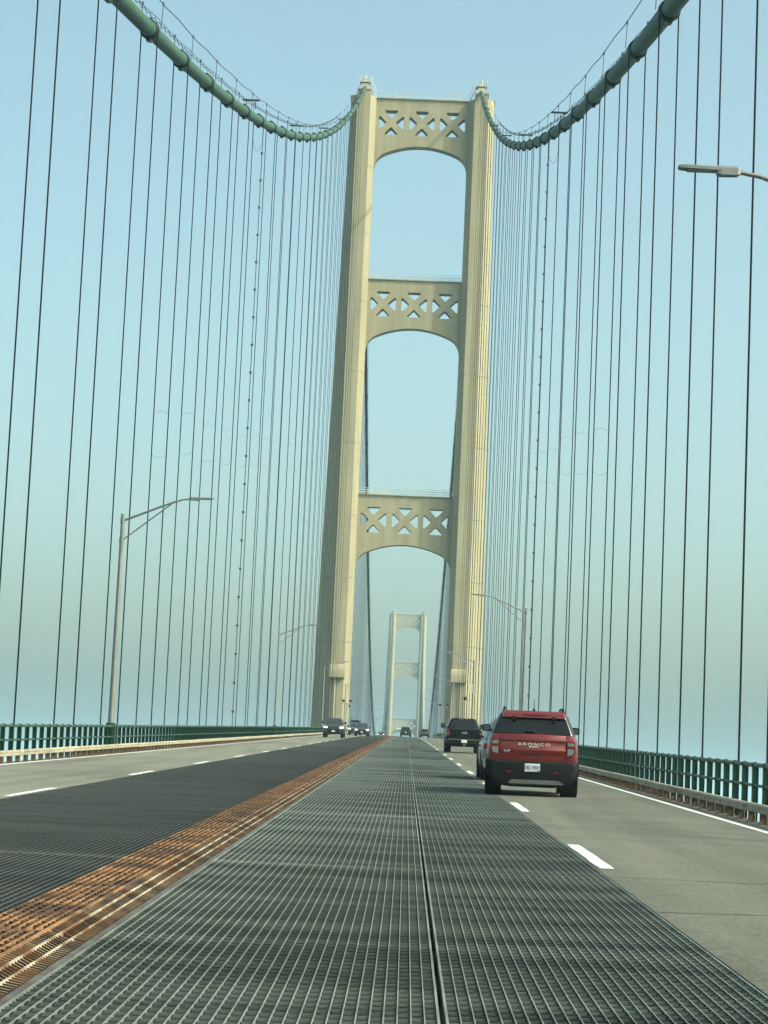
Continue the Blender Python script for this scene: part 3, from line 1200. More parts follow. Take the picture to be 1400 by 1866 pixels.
CHROME = mat('chrome', (0.6, 0.6, 0.6), 0.15, metal=1.0)
WHITE_LET = mat('white_lettering', (0.58, 0.58, 0.56), 0.4, var=0.02)
PLATE_W = mat('plate_white', (0.561, 0.578, 0.595), 0.5, var=0.03)
PLATE_B = mat('plate_blue', (0.035, 0.09, 0.30), 0.5)
BLUE_OVAL = mat('badge_blue', (0.02, 0.035, 0.09), 0.3)

GLOSS_B = mat('gloss_black', (0.008, 0.009, 0.010), 0.14, var=0.05, spec=0.6)
WHEEL_CACHE = {}


def wheel_meshes(r, wd):
    key = (r, wd)
    if key not in WHEEL_CACHE:
        t = MB()
        pf = [(-wd / 2 * 0.8, r * 0.62), (-wd / 2, r * 0.72), (-wd / 2, r * 0.90), (-wd / 2 * 0.86, r * 0.975), (-wd / 2 * 0.5, r), (wd / 2 * 0.5, r), (wd / 2 * 0.86, r * 0.975), (wd / 2, r * 0.90), (wd / 2, r * 0.72), (wd / 2 * 0.8, r * 0.62)]
        n = 28
        t.loft([[(x, rr * math.cos(2 * math.pi * k / n), rr * math.sin(2 * math.pi * k / n)) for k in range(n)] for x, rr in pf], False)
        tm = t.mesh('tyre', TYRE, True, 40)
        q = MB()
        for k in range(5):
            a = 2 * math.pi * k / 5
            c, s = math.cos(a), math.sin(a)

            def rot(x, y, z):
                return (x, y * c - z * s, y * s + z * c)
            q.loft([[rot(x, -ww, zz), rot(x, ww, zz), rot(x - 0.04, ww, zz), rot(x - 0.04, -ww, zz)] for zz, ww, x in ((0.04, 0.035, wd / 2 * 0.75), (r * 0.62, 0.055, wd / 2 * 0.8))])
        q.tube([(wd / 2 * 0.4, 0, 0), (wd / 2 * 0.78, 0, 0)], r * 0.16, 12)
        q.loft([[(x, rr * math.cos(2 * math.pi * k / n), rr * math.sin(2 * math.pi * k / n)) for k in range(n)] for x, rr in ((-wd / 2 * 0.8, r * 0.64), (wd / 2 * 0.3, r * 0.60), (wd / 2 * 0.8, r * 0.64))], False)
        q.tube([(wd / 2 * 0.05, 0, 0), (wd / 2 * 0.12, 0, 0)], r * 0.6, 20)
        rm = q.mesh('rim', RIM, True, 35)
        WHEEL_CACHE[key] = (tm, rm)
    return WHEEL_CACHE[key]


def half_ring(hw, z0, z1, y, tumble=0.05, rt_=0.10, rb=0.12):
    """car cross-section at station y, rounded at sill and shoulder"""
    pts = []
    zm = z0 + (z1 - z0) * 0.58
    prof_ = [(0, z0), (hw - rb - 0.03, z0), (hw - rb * 0.35 - 0.02, z0 + rb * 0.3), (hw - 0.02, z0 + rb), (hw, z0 + (z1 - z0) * 0.4), (hw, zm),
             (hw - tumble * 0.45, z1 - rt_ * 1.1), (hw - tumble - rt_ * 0.25, z1 - rt_ * 0.35), (hw - tumble - rt_, z1), (0, z1 + 0.012)]
    return [(x, y, z) for x, z in prof_] + [(-x, y, z) for x, z in reversed(prof_[1:-1])]


def panel(quad, t, n_hint):
    """thin slab over a quad: quad corners, thickness t along n_hint"""
    n = Vector(n_hint).normalized() * t
    q = [Vector(p) for p in quad]
    return MB().loft([[p - n * 0.5 for p in q], [p + n for p in q]])


def make_car(name, label, cat, x, y, heading, paint, sp_):
    """sp_: L W belt roof hood gc wheel r, cabin: (rear_belt, rear_roof, front_roof, front_belt) along local y; local +y is forwards, origin mid-wheelbase"""
    z = zr(y)
    sl = math.atan(slope(y))
    o = empty(name, (x, y, z + 0.004), (sl if heading > 0 else -sl, 0, (0 if heading > 0 else math.pi) - R(sp_.get('yaw', 0))))
    tag(o, label, cat, sp_.get('group'))
    L, W = sp_['L'], sp_['W']
    hw = W / 2
    belt, hood, gc = sp_['belt'], sp_['hood'], sp_['gc']
    rb, rr_, fr, fb_ = sp_['cabin']
    ya, yb = -L / 2, L / 2
    st = sp_.get('stations')
    if not st:
        tb = sp_.get('tail', belt)
        st = [(ya, hw - 0.09, gc + 0.22, tb - 0.10), (ya + 0.03, hw - 0.045, gc + 0.16, tb - 0.03), (ya + 0.12, hw - 0.01, gc + 0.06, tb), (ya + 0.5, hw, gc, tb),
              (rb + 0.3, hw, gc, belt), (fb_ - 0.3, hw, gc, belt), (fb_ + 0.05, hw, gc, belt - 0.02), (fb_ + 0.35, hw, gc, hood + 0.02),
              (yb - 0.45, hw - 0.01, gc, hood), (yb - 0.16, hw - 0.05, gc + 0.05, hood - 0.05), (yb - 0.05, hw - 0.10, gc + 0.10, hood - 0.10), (yb, hw - 0.20, gc + 0.16, hood - 0.18)]
    mb = MB()
    mb.loft([half_ring(h, a, b, yy) for yy, h, a, b in st])
    mb.build('body', paint, o, True, 38)
    # cabin
    roof = sp_['roof']
    rin = sp_.get('roof_in', 0.20)
    mb = MB()
    rings = []

    def ring(zz, y0, y1, h, c=0.14):
        pts = []
        for cx_, cy_, a0 in ((h - c, y1 - c, 0), (-h + c, y1 - c, 90), (-h + c, y0 + c, 180), (h - c, y0 + c, 270)):
            for k in range(5):
                a = R(a0 + 90 * k / 4)
                pts.append((cx_ + c * math.cos(a), cy_ + c * math.sin(a), zz))
        return pts
    hb = hw - 0.07

    def lerp(t):
        return rb + (rr_ - rb) * t, fb_ + (fr - fb_) * t, hb - rin * t
    ze = roof - 0.09
    for t in (0.0, 1.0):
        a, b, h = lerp(t)
        rings.append(ring(belt - 0.03 + (ze - belt + 0.03) * t, a, b, h))
    a, b, h = lerp(1.0)
    rings.append(ring(roof - 0.035, a + 0.03, b - 0.08, h - 0.05))
    rings.append(ring(roof - 0.008, a + 0.10, b - 0.2, h - 0.14))
    rings.append(ring(roof, a + 0.35, b - 0.5, h - 0.32))
    if sp_.get('cabin_paint'):
        mb.loft(rings[:2])
        mb.build('cabin', sp_['cabin_paint'], o, True, 38)
        MB().loft(rings[1:]).build('roof', paint, o, True, 38)
    else:
        mb.loft(rings)
        mb.build('cabin', paint, o, True, 38)
    zb0 = belt - 0.03

    def at(t):
        a, b, h = lerp(t)
        return a, b, h, zb0 + (ze - zb0) * t

    # rear window
    t0, t1 = sp_.get('rw', (0.10, 0.94))
    a0, b0, h0, z0 = at(t0)
    a1, b1, h1, z1 = at(t1)
    e = 0.004
    fx0, fx1 = sp_.get('rwx', (h0 - 0.13, h1 - 0.12))
    panel([(-fx0, a0 - e, z0), (fx0, a0 - e, z0), (fx1, a1 - e, z1), (-fx1, a1 - e, z1)], 0.010, (0, -1, 0.15)).build('rear_window', GLASS, o)
    # windscreen
    a0, b0, h0, z0 = at(0.08)
    a1, b1, h1, z1 = at(0.95)
    panel([(-h0 + 0.11, b0 + e, z0), (h0 - 0.11, b0 + e, z0), (h1 - 0.10, b1 + e, z1), (-h1 + 0.10, b1 + e, z1)], 0.010, (0, 1, 0.5)).build('windscreen', GLASS_F, o)
    # side windows
    for s in (-1, 1):
        a0, b0, h0, z0 = at(0.10)
        a1, b1, h1, z1 = at(0.92)
        segs = sp_.get('side', (0.06, 0.36, 0.40, 0.66, 0.70, 0.96))
        for k in range(0, len(segs), 2):
            u, v = segs[k], segs[k + 1]
            lo = lambda q: a0 + 0.12 + (b0 - a0 - 0.24) * q
            hi = lambda q: a1 + 0.14 + (b1 - a1 - 0.28) * q
            panel([(s * (h0 + 0.003), lo(u), z0), (s * (h0 + 0.003), lo(v), z0), (s * (h1 + 0.003), hi(v), z1), (s * (h1 + 0.003), hi(u), z1)], 0.008, (s, 0, 0.3)).build('side_window', GLASS, o)
        # mirror
        my = b0 - 0.25
        mz = belt + 0.10
        mw, mh = sp_.get('mirror', (0.20, 0.16))
        mo_ = sp_.get('mirror_off', 0.0)
        mb = MB()
        mb.loft([[(s * (hw + mo_ + xx * mw), my - dd, mz + zz * mh) for xx, zz in ((0, -0.42), (0.12, -0.5), (0.85, -0.46), (1, -0.25), (0.97, 0.3), (0.8, 0.5), (0.12, 0.5), (0, 0.38))] for dd in (0.06, 0.0)] +
                [[(s * (hw + mo_ + (0.5 + (xx - 0.5) * 0.75) * mw), my + 0.08, mz + zz * mh * 0.75) for xx, zz in ((0, -0.42), (0.12, -0.5), (0.85, -0.46), (1, -0.25), (0.97, 0.3), (0.8, 0.5), (0.12, 0.5), (0, 0.38))]])
        mb.box(min(s * (hw - 0.12), s * (hw + 0.10)), max(s * (hw - 0.12), s * (hw + 0.10)), my - 0.02, my + 0.04, mz - 0.07, mz - 0.02)
        mi = mb.build('mirror', sp_.get('mirror_paint', BLACK), o, True, 40)
        MB().box(min(s * (hw + mo_ + 0.02), s * (hw + mo_ - 0.03 + mw)), max(s * (hw + mo_ + 0.02), s * (hw + mo_ - 0.03 + mw)), my - 0.064, my - 0.06, mz - mh * 0.36, mz + mh * 0.36).build('mirror_glass', mat('mirror_glass', (0.10, 0.12, 0.12), 0.08, metal=0.9), mi)
    # wheels and arches
    r, wd = sp_['r'], sp_.get('tw', 0.25)
    ax = sp_.get('axles', (-L * 0.305, L * 0.305))
    tm, rm = wheel_meshes(r, wd)
    for yy in ax:
        for s in (-1, 1):
            wx = s * (hw - wd / 2 + sp_.get('poke', 0.0))
            tw = link('wheel', tm, o, (wx, yy, r), (0, 0, 0 if s > 0 else math.pi))
            link('rim', rm, tw)
            mb = MB()
            n = 14
            inner, outr = r * 1.10, r * 1.10 + 0.075
            ring2 = []
            for k in range(n + 1):
                a = R(-8 + 196 * k / n)
                ring2.append([(s * (hw + 0.012), yy + rad * math.cos(a), max(r + rad * math.sin(a), gc)) for rad in (inner, outr)] + [(s * (hw - 0.06), yy + rad * math.cos(a), max(r + rad * math.sin(a), gc)) for rad in (outr, inner)])
            mb.loft(ring2)
            mb.build('wheel_arch', sp_.get('arch_paint', CLAD), o)
            mb = MB()
            mb.tube([(s * (hw - 0.32), yy, r), (s * (hw + 0.004), yy, r)], r * 1.10, 24)
            mb.build('wheel_well', UNDER, o)
    # dark underside
    MB().box(-hw + 0.18, hw - 0.18, ya + 0.18, yb - 0.25, gc - 0.06, gc + 0.2).build('underbody', UNDER, o)
    return o


def slab(o, name, material, x0, x1, y0, y1, z0, z1, smooth=False):
    return MB().box(x0, x1, y0, y1, z0, z1).build(name, material, o)


def fascia(o, name, material, poly, y0, y1, rnd=0.04):
    """an outline in xz with rounded corners, given real depth"""
    return MB().prism([rounded(poly, rnd, 3)], y0, y1).build(name, material, o, True, 40)


def lettering(o, s, size, x, y, z, material, width, flip=False, bold=0.0, space=1.25):
    me = text_mesh(s, size, 0.004, width, bold, space)
    me.materials.clear()
    me.materials.append(material)
    t = link('lettering', me, o, (x, y, z))
    if flip:
        t.rotation_euler = (0, 0, math.pi)
    return t


# --- red SUV in the paved lane
RED = mat('car_paint_red', (0.128, 0.0055, 0.0050), 0.35, metal=0.2, var=0.05, coat=0.7)
suv = make_car('suv', 'red SUV with dark grey bumper driving ahead in the paved lane', 'car', 4.49, 49.1, 1, RED,
               dict(yaw=2.0, L=4.38, W=1.88, belt=1.26, roof=1.745, hood=1.12, gc=0.30, r=0.355, tw=0.245, tail=1.27, roof_in=0.17, poke=0.02,
                    cabin=(-2.12, -1.96, 0.45, 1.02), axles=(-1.36, 1.31), rw=(0.10, 0.86), mirror=(0.18, 0.16), mirror_off=-0.06, rwx=(0.775, 0.655), cabin_paint=GLOSS_B,
                    stations=[(-2.19, 0.83, 0.66, 1.21), (-2.17, 0.88, 0.60, 1.25), (-2.08, 0.925, 0.50, 1.27), (-1.7, 0.94, 0.36, 1.27), (-0.9, 0.94, 0.32, 1.27), (0.6, 0.94, 0.32, 1.25),
                              (1.0, 0.94, 0.32, 1.20), (1.35, 0.94, 0.34, 1.13), (1.85, 0.92, 0.36, 1.10), (2.08, 0.86, 0.42, 1.03), (2.17, 0.78, 0.48, 0.95)]))
yb = -2.19
# bumper: wide grey moulding that tapers towards the road
bump = MB()
bo = [(-0.93, 0.72), (0.93, 0.72), (0.945, 0.50), (0.90, 0.36), (0.74, 0.215), (0.42, 0.18), (-0.42, 0.18), (-0.74, 0.215), (-0.90, 0.36), (-0.945, 0.50)]
bo = rounded(bo, 0.05, 3)
bump.loft([[(x * k, yy, 0.46 + (z - 0.46) * k2) for x, z in bo] for yy, k, k2 in ((-1.72, 1.0, 1.0), (-2.10, 1.0, 1.0), (-2.21, 0.975, 0.985), (-2.255, 0.92, 0.93), (-2.265, 0.86, 0.85))])
bp_ = bump.build('bumper', CLAD, suv, True, 50)
fascia(bp_, 'plate_recess', BLACK, [(-0.31, 0.655), (0.31, 0.655), (0.27, 0.50), (-0.27, 0.50)], -2.272, -2.262)
fascia(bp_, 'skid_plate', mat('skid_grey', (0.075, 0.08, 0.08), 0.5), [(-0.42, 0.335), (0.55, 0.335), (0.66, 0.25), (-0.5, 0.25)], -2.268, -2.24)
for s in (-0.48, 0.48):
    slab(bp_, 'reflector', RED_LENS, s - 0.055, s + 0.055, -2.275, -2.26, 0.475, 0.515)
pl = slab(suv, 'number_plate', PLATE_W, -0.155, 0.155, -2.285, -2.272, 0.50, 0.665)
lettering(pl, 'FBC 9939', 0.115, 0, -2.288, 0.578, PLATE_B, 0.275, bold=0.001)
slab(pl, 'plate_band', PLATE_B, 0.10, 0.152, -2.2875, -2.284, 0.505, 0.53)
slab(pl, 'plate_band', mat('plate_grey', (0.30, 0.32, 0.33), 0.5), -0.08, 0.08, -2.2875, -2.284, 0.503, 0.516)
# tailgate pressings
hp = [(-2.10, 1.262), (-2.175, 1.252), (-2.208, 1.17), (-2.212, 1.135), (-2.206, 1.122), (-2.194, 1.112), (-2.194, 0.985), (-2.210, 0.955), (-2.212, 0.935), (-2.204, 0.905), (-2.178, 0.75), (-2.168, 0.705), (-2.10, 0.70)]
MB().loft([[(x, yy if abs(x) < 0.66 else yy + 0.012, z) for yy, z in hp] for x in (-0.675, -0.655, 0.655, 0.675)]).build('hatch', RED, suv, True, 30)
for s in (-1, 1):
    slab(suv, 'hatch_gap', UNDER, s * 0.683 - 0.005, s * 0.683 + 0.005, -2.2, -2.12, 0.70, 1.24)
slab(suv, 'hatch_handle', UNDER, -0.17, 0.17, -2.206, -2.18, 0.845, 0.880)
lettering(suv, 'BRONCO', 0.076, 0.02, -2.203, 1.055, WHITE_LET, 0.64, bold=0.0, space=1.35)
lettering(suv, 'SPORT', 0.036, 0.02, -2.203, 1.005, WHITE_LET, 0.21, bold=0.0015)


def oval_badge(o, x, y, z, a, b, sgn=-1):
    n = 24
    e = MB().loft([[(x + a * k2 * math.cos(2 * math.pi * k / n), y + sgn * dy, z + b * k2 * math.sin(2 * math.pi * k / n)) for k in range(n)] for dy, k2 in ((0, 1.0), (0.008, 1.0), (0.010, 0.96))]).build('badge', CHROME, o, True, 40)
    MB().loft([[(x + a * 0.86 * math.cos(2 * math.pi * k / n), y + sgn * dy, z + b * 0.80 * math.sin(2 * math.pi * k / n)) for k in range(n)] for dy in (0.009, 0.013)]).build('badge_field', BLUE_OVAL, e)
    lettering(e, 'Ford', b * 1.2, x, y + sgn * 0.015, z, WHITE_LET, a * 1.2, flip=sgn > 0)
    return e


oval_badge(suv, -0.535, -2.208, 0.905, 0.066, 0.034)
# tail lights: tall lenses, red with clear blocks and a rounded lower outer corner
for s in (-1, 1):
    X0 = s * 0.775
    pg = [(X0 - s * 0.085, 1.15), (X0 + s * 0.085, 1.13), (X0 + s * 0.09, 0.92), (X0 + s * 0.045, 0.84), (X0 - s * 0.02, 0.815), (X0 - s * 0.085, 0.83)]
    tl = fascia(suv, 'tail_light', RED_LENS, pg, -2.215, -2.12, 0.03)
    fascia(tl, 'clear_lens', CLEAR, [(X0 - s * 0.065, 1.115), (X0 + s * 0.065, 1.105), (X0 + s * 0.068, 1.045), (X0 - s * 0.065, 1.05)], -2.219, -2.21, 0.01)
    fascia(tl, 'clear_lens', CLEAR, [(X0 - s * 0.065, 0.985), (X0 + s * 0.07, 0.985), (X0 + s * 0.066, 0.93), (X0 + s * 0.03, 0.87), (X0 - s * 0.065, 0.85)], -2.219, -2.21, 0.015)
# spoiler with the high brake light, hinges, wiper, aerial, roof rails
MB().loft([[(x, yy, z) for x, yy, z in ((-hw_, ya_, z0_), (hw_, ya_, z0_), (hw_ - 0.03, ya_ + 0.02, z1_), (-hw_ + 0.03, ya_ + 0.02, z1_))] for hw_, ya_, z0_, z1_ in ((0.635, -2.06, 1.600, 1.690), (0.65, -1.98, 1.605, 1.738), (0.60, -1.70, 1.615, 1.749))]).build('spoiler', RED, suv)
slab(suv, 'brake_light', mat('brake_light_dark', (0.10, 0.006, 0.006), 0.2), -0.24, 0.24, -2.064, -2.054, 1.640, 1.668)
for s in (-0.40, 0.40):
    MB().loft([[(s - 0.03, yy, z), (s + 0.03, yy, z), (s + 0.03, yy + 0.04, z), (s - 0.03, yy + 0.04, z)] for z, yy in ((1.525, -2.075), (1.56, -2.095), (1.625, -2.085), (1.64, -2.04))]).build('window_hinge', BLACK, suv)
MB().tube([(-0.02, -2.145, 1.29), (0.0, -2.15, 1.32)], 0.03, 8).tube([(0.05, -2.135, 1.312), (-0.16, -2.135, 1.335)], 0.018, 6).build('wiper', BLACK, suv)
MB().loft([[(x * k, -1.75 + yy * k, z) for x, yy in ((-0.035, -0.09), (0.035, -0.09), (0.03, 0.10), (-0.03, 0.10))] for z, k in ((1.735, 1), (1.77, 0.8), (1.80, 0.3))]).tube([(0, -1.80, 1.76), (0.0, -1.92, 1.98)], [0.010, 0.005], 6).build('aerial', BLACK, suv)
for s in (-1, 1):
    MB().tube([(s * 0.62, -1.86, 1.69), (s * 0.60, -1.78, 1.775), (s * 0.60, -1.60, 1.80), (s * 0.60, 0.05, 1.80), (s * 0.60, 0.3, 1.77), (s * 0.60, 0.38, 1.70)], [0.035, 0.03, 0.026, 0.026, 0.026, 0.03], 8).build('roof_rail', BLACK, suv, True, 50)
    for yy in (-0.25, 0.85):
        slab(suv, 'door_handle', RED, min(s * 0.935, s * 0.965), max(s * 0.935, s * 0.965), yy - 0.35, yy - 0.15, 1.10, 1.135)
    slab(suv, 'sill', CLAD, min(s * 0.90, s * 0.948), max(s * 0.90, s * 0.948), -0.92, 0.86, 0.30, 0.44)
    slab(suv, 'rear_bumper_side', CLAD, min(s * 0.90, s * 0.951), max(s * 0.90, s * 0.951), -2.12, -1.74, 0.42, 0.715)
MB().tube([(0.50, -2.2, 0.255), (0.50, -2.0, 0.26)], 0.035, 10).build('exhaust', CHROME, suv)
MB().tube([(-0.75, -1.36, 0.30), (0.75, -1.36, 0.30)], 0.05, 8).box(-0.28, 0.28, -1.9, -1.4, 0.22, 0.36).build('rear_axle', UNDER, suv)

# --- silver crossover just ahead of the red SUV, mostly hidden by it
SILV_P = mat('car_paint_silver', (0.145, 0.158, 0.162), 0.3, metal=0.5, var=0.04, coat=0.4)
sc = make_car('crossover', 'silver grey car mostly hidden just ahead of the red SUV', 'car', 4.74, 62.4, 1, SILV_P,
              dict(L=4.55, W=1.84, belt=1.08, roof=1.66, hood=0.95, gc=0.24, r=0.345, tail=1.08, roof_in=0.22, cabin=(-2.0, -1.55, 0.25, 1.15), side=(0.04, 0.40, 0.44, 0.72, 0.75, 0.97)))
for s in (-1, 1):
    fascia(sc, 'tail_light', RED_LENS, [(s * 0.62, 0.98), (s * 0.89, 0.96), (s * 0.90, 0.82), (s * 0.66, 0.84)], -2.30, -2.14, 0.03)
    for yy in (-0.45, 0.65):
        slab(sc, 'door_handle', BLACK, min(s * 0.915, s * 0.945), max(s * 0.915, s * 0.945), yy - 0.16, yy + 0.10, 0.87, 0.915)
fascia(sc, 'bumper', SILV_P, [(-0.90, 0.60), (0.90, 0.60), (0.88, 0.34), (0.7, 0.26), (-0.7, 0.26), (-0.88, 0.34)], -2.34, -2.1, 0.05)

# --- black pickup further up the same lane
BLACK_P = mat('car_paint_black', (0.003, 0.004, 0.0045), 0.3, var=0.05, spec=0.25)
pk = make_car('pickup_truck', 'black pickup truck with tow hitch driving beyond the red SUV', 'truck', 5.05, 130.2, 1, BLACK_P,
              dict(L=5.85, W=2.03, belt=1.40, roof=1.95, hood=1.28, gc=0.42, r=0.40, tw=0.28, tail=1.36, roof_in=0.22, cabin=(-0.75, -0.55, 1.05, 1.65), axles=(-1.75, 1.92),
                   rw=(0.08, 0.93), mirror=(0.24, 0.30), side=(0.05, 0.46, 0.52, 0.95), arch_paint=BLACK_P))
yt = -2.925
fascia(pk, 'tailgate', BLACK_P, [(-0.80, 1.33), (0.80, 1.33), (0.80, 0.82), (-0.80, 0.82)], yt - 0.03, yt + 0.05, 0.04)
slab(pk, 'tailgate_lip', mat('satin_black', (0.03, 0.033, 0.034), 0.35), -0.82, 0.82, yt - 0.045, yt + 0.06, 1.325, 1.375)
bpk = fascia(pk, 'bumper', CLAD, [(-0.96, 0.78), (0.96, 0.78), (0.97, 0.60), (0.88, 0.52), (-0.88, 0.52), (-0.97, 0.60)], yt - 0.16, yt + 0.08, 0.05)
slab(bpk, 'bumper_step', mat('bumper_step_grey', (0.09, 0.10, 0.10), 0.5), -0.90, 0.90, yt - 0.165, yt - 0.10, 0.735, 0.782)
slab(pk, 'number_plate', mat('plate_pale', (0.55, 0.60, 0.56), 0.5), -0.155, 0.155, yt - 0.178, yt - 0.165, 0.585, 0.735)
MB().tube([(0, yt - 0.1, 0.45), (0, yt - 0.30, 0.45)], 0.045, 8).tube([(0, yt - 0.30, 0.44), (0, yt - 0.30, 0.56)], 0.03, 8).tube([(0, yt - 0.30, 0.54), (0, yt - 0.30, 0.62)], 0.045, 8).build('tow_hitch', CHROME, pk, True, 40)
for s in (-1, 1):
    tl = fascia(pk, 'tail_light', RED_LENS, [(s * 0.83, 1.30), (s * 0.985, 1.28), (s * 0.985, 0.95), (s * 0.83, 0.93)], yt - 0.02, yt + 0.16, 0.03)
    slab(tl, 'clear_lens', CLEAR, min(s * 0.85, s * 0.96), max(s * 0.85, s * 0.96), yt - 0.026, yt - 0.018, 1.06, 1.12)
    slab(pk, 'bed_rail', BLACK, min(s * 0.84, s * 0.96), max(s * 0.84, s * 0.96), -2.85, -0.85, 1.362, 1.395)
oval_badge(pk, 0.0, yt - 0.03, 1.12, 0.16, 0.065)
slab(pk, 'cab_brake_light', RED_LENS, -0.08, 0.08, -0.56, -0.53, 1.875, 1.905)
for s in (-0.16, 0.16):
    slab(pk, 'cargo_lamp', CLEAR, s - 0.075, s + 0.075, -0.565, -0.53, 1.872, 1.908)


def front(o, L, W, hood, gc, paint_grille=BLACK, zl=None, lit=LIT, spread=0.0):
    """grille, lights and bumper of an oncoming vehicle"""
    yf = L / 2
    hw = W / 2
    zl = zl or hood - 0.22
    fascia(o, 'grille', paint_grille, [(-hw * 0.52, zl + 0.10), (hw * 0.52, zl + 0.10), (hw * 0.46, zl - 0.20), (-hw * 0.46, zl - 0.20)], yf - 0.04, yf + 0.035, 0.04)
    for k in range(3):
        slab(o, 'grille_bar', mat('grille_grey', (0.16, 0.17, 0.17), 0.4, metal=0.5), -hw * 0.45, hw * 0.45, yf + 0.03, yf + 0.05, zl - 0.13 + 0.09 * k, zl - 0.105 + 0.09 * k)
    for s in (-1, 1):
        fascia(o, 'headlight', lit, [(s * hw * 0.56, zl + 0.08), (s * hw * 0.93, zl + 0.13), (s * hw * 0.95, zl - 0.04), (s * hw * 0.60, zl - 0.08)], yf - 0.20, yf + 0.01, 0.03)
        fascia(o, 'fog_light', CLEAR, [(s * hw * 0.62, gc + 0.24), (s * hw * 0.80, gc + 0.26), (s * hw * 0.80, gc + 0.17), (s * hw * 0.62, gc + 0.16)], yf - 0.05, yf + 0.035, 0.02)
    fascia(o, 'bumper', BLACK, [(-hw * 0.93, gc + 0.34), (hw * 0.93, gc + 0.34), (hw * 0.90, gc + 0.06), (hw * 0.7, gc - 0.02), (-hw * 0.7, gc - 0.02), (-hw * 0.90, gc + 0.06)], yf - 0.22, yf + 0.03, 0.06)
    slab(o, 'number_plate', PLATE_W, -0.15, 0.15, yf + 0.032, yf + 0.042, gc + 0.15, gc + 0.29)


ONC = 'oncoming vehicles'
GREY_P = mat('car_paint_charcoal', (0.045, 0.052, 0.056), 0.28, metal=0.4, var=0.04, coat=0.6)
NAVY_P = mat('car_paint_dark', (0.020, 0.025, 0.030), 0.25, metal=0.3, var=0.04, coat=0.6)
op = make_car('pickup_truck', 'dark pickup with lit headlights coming down the outer oncoming lane', 'truck', -5.25, 222 + 2.9, -1, GREY_P,
              dict(L=5.8, W=2.03, belt=1.36, roof=1.93, hood=1.26, gc=0.40, r=0.40, tw=0.28, tail=1.34, roof_in=0.22, cabin=(-0.7, -0.5, 0.95, 1.55), axles=(-1.75, 1.92), mirror=(0.22, 0.22),
                   side=(0.05, 0.46, 0.52, 0.95), arch_paint=NAVY_P, group=ONC))
front(op, 5.8, 2.03, 1.26, 0.42, zl=0.98)
sv = make_car('suv', 'dark SUV with lit headlights straddling the oncoming lane dashes', 'car', -3.95, 297 + 2.3, -1, GREY_P,
              dict(L=4.7, W=1.90, belt=1.12, roof=1.72, hood=1.02, gc=0.30, r=0.36, tail=1.12, cabin=(-2.1, -1.75, 0.3, 1.05), group=ONC))
front(sv, 4.7, 1.90, 1.02, 0.30, zl=0.80)
sb = make_car('suv', 'pale SUV with a dark roof cargo load behind the straddling dark SUV', 'car', -5.75, 338, -1, SILV_P,
              dict(L=4.9, W=1.98, belt=1.20, roof=1.82, hood=1.12, gc=0.32, r=0.38, tail=1.2, cabin=(-2.2, -1.9, 0.4, 1.1), group=ONC, mirror=(0.26, 0.22)))
front(sb, 4.9, 1.98, 1.12, 0.32, zl=0.88)
mb = MB()
mb.loft([[(x, yy, z) for x, yy in rounded([(-0.62, -1.2), (0.62, -1.2), (0.62, 0.2), (-0.62, 0.2)], 0.2, 3)] for z in (1.90, 2.02)] + [[(x * 0.85, yy * 0.9, 2.22) for x, yy in rounded([(-0.62, -1.2), (0.62, -1.2), (0.62, 0.2), (-0.62, 0.2)], 0.2, 3)]])
for yy in (-1.1, 0.1):
    mb.tube([(-0.78, yy, 1.88), (0.78, yy, 1.88)], 0.03, 6)
    for s in (-0.7, 0.7):
        mb.tube([(s, yy, 1.78), (s, yy, 1.88)], 0.03, 6)
for s in (-0.72, 0.72):
    mb.tube([(s, -0.3, 1.88), (s, -0.3, 2.42)], 0.03, 6)
mb.build('roof_cargo', BLACK, sb)
vc = make_car('minivan', 'dark minivan far ahead in the grated lane, framed by the distant tower', 'car', 1.75, 408, 1, NAVY_P,
              dict(L=5.0, W=1.98, belt=1.12, roof=1.76, hood=1.05, gc=0.28, r=0.36, tail=1.12, cabin=(-2.45, -2.2, 0.6, 1.4)))
for s in (-1, 1):
    fascia(vc, 'tail_light', RED_LENS, [(s * 0.78, 1.10), (s * 0.96, 1.08), (s * 0.96, 0.80), (s * 0.78, 0.82)], -2.52, -2.38, 0.03)
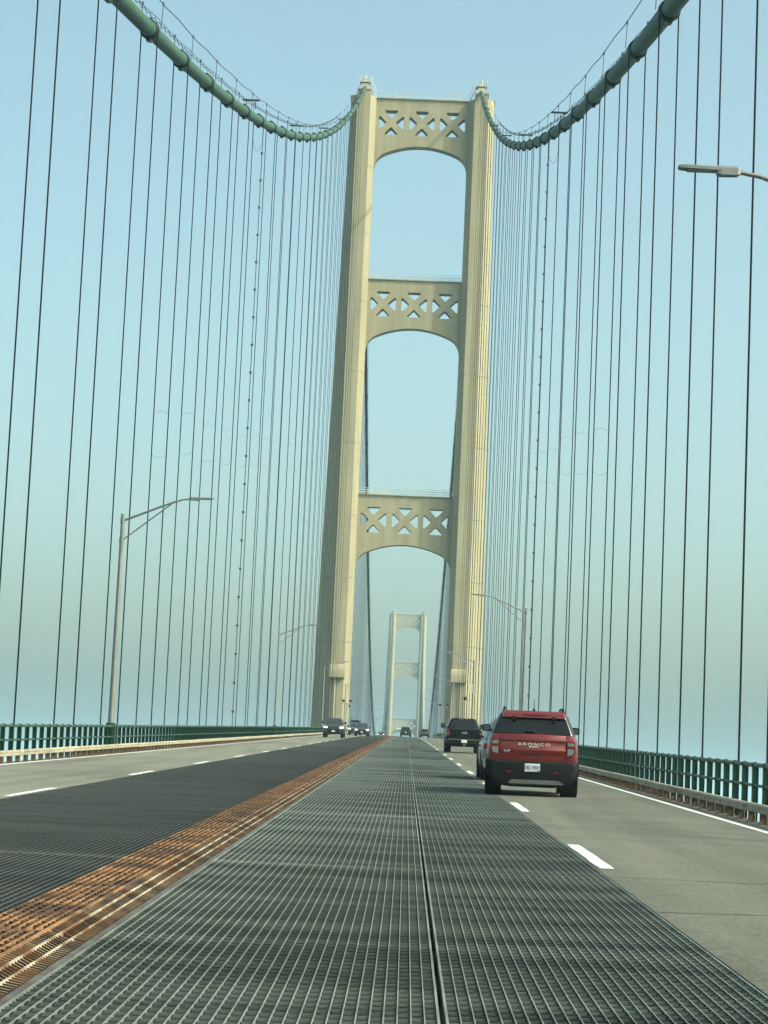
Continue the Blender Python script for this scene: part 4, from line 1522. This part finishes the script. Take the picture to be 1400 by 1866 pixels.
fascia(vc, 'bumper', NAVY_P, [(-0.97, 0.66), (0.97, 0.66), (0.94, 0.36), (0.7, 0.28), (-0.7, 0.28), (-0.94, 0.36)], -2.56, -2.3, 0.05)
slab(vc, 'number_plate', PLATE_W, -0.155, 0.155, -2.575, -2.56, 0.70, 0.84)
fc = make_car('suv', 'dark SUV far up the paved lane near the crest', 'car', 5.45, 452, 1, GREY_P,
              dict(L=4.6, W=1.88, belt=1.10, roof=1.68, hood=1.0, gc=0.28, r=0.35, tail=1.12, cabin=(-2.2, -1.95, 0.4, 1.1)))
for s in (-1, 1):
    fascia(fc, 'tail_light', RED_LENS, [(s * 0.70, 1.05), (s * 0.90, 1.03), (s * 0.90, 0.86), (s * 0.70, 0.90)], -2.33, -2.18, 0.03)
fascia(fc, 'bumper', CLAD, [(-0.92, 0.62), (0.92, 0.62), (0.90, 0.36), (0.7, 0.28), (-0.7, 0.28), (-0.90, 0.36)], -2.36, -2.1, 0.05)
lc = make_car('hatchback', 'tiny dark car half hidden beyond the crest in the oncoming lanes', 'car', -4.6, 585, -1, NAVY_P,
              dict(L=4.4, W=1.82, belt=1.0, roof=1.52, hood=0.95, gc=0.25, r=0.33, tail=1.02, cabin=(-2.0, -1.5, 0.2, 1.0), group=ONC))
front(lc, 4.4, 1.82, 0.95, 0.25, zl=0.72)

# ------------------------------------------------------------------ haze over the strait
if HAZE_DENSITY > 0:
    hz = MB().box(-14100, 14100, -14100, 14100, WATER - 1.5, 132.0).mesh('haze', [])
    ho = link('haze', hz)
    hm = bpy.data.materials.new('haze_air')
    hm.use_nodes = True
    t = hm.node_tree
    t.nodes.clear()
    pv = t.nodes.new('ShaderNodeVolumePrincipled')
    pv.inputs['Color'].default_value = (*HAZE_COLOR, 1)
    pv.inputs['Density'].default_value = HAZE_DENSITY
    pv.inputs['Anisotropy'].default_value = 0.0
    mo = t.nodes.new('ShaderNodeOutputMaterial')
    t.links.new(pv.outputs[0], mo.inputs['Volume'])
    hz.materials.append(hm)
    tag(ho, 'pale haze hanging over the water and the bridge', 'haze', kind='stuff')
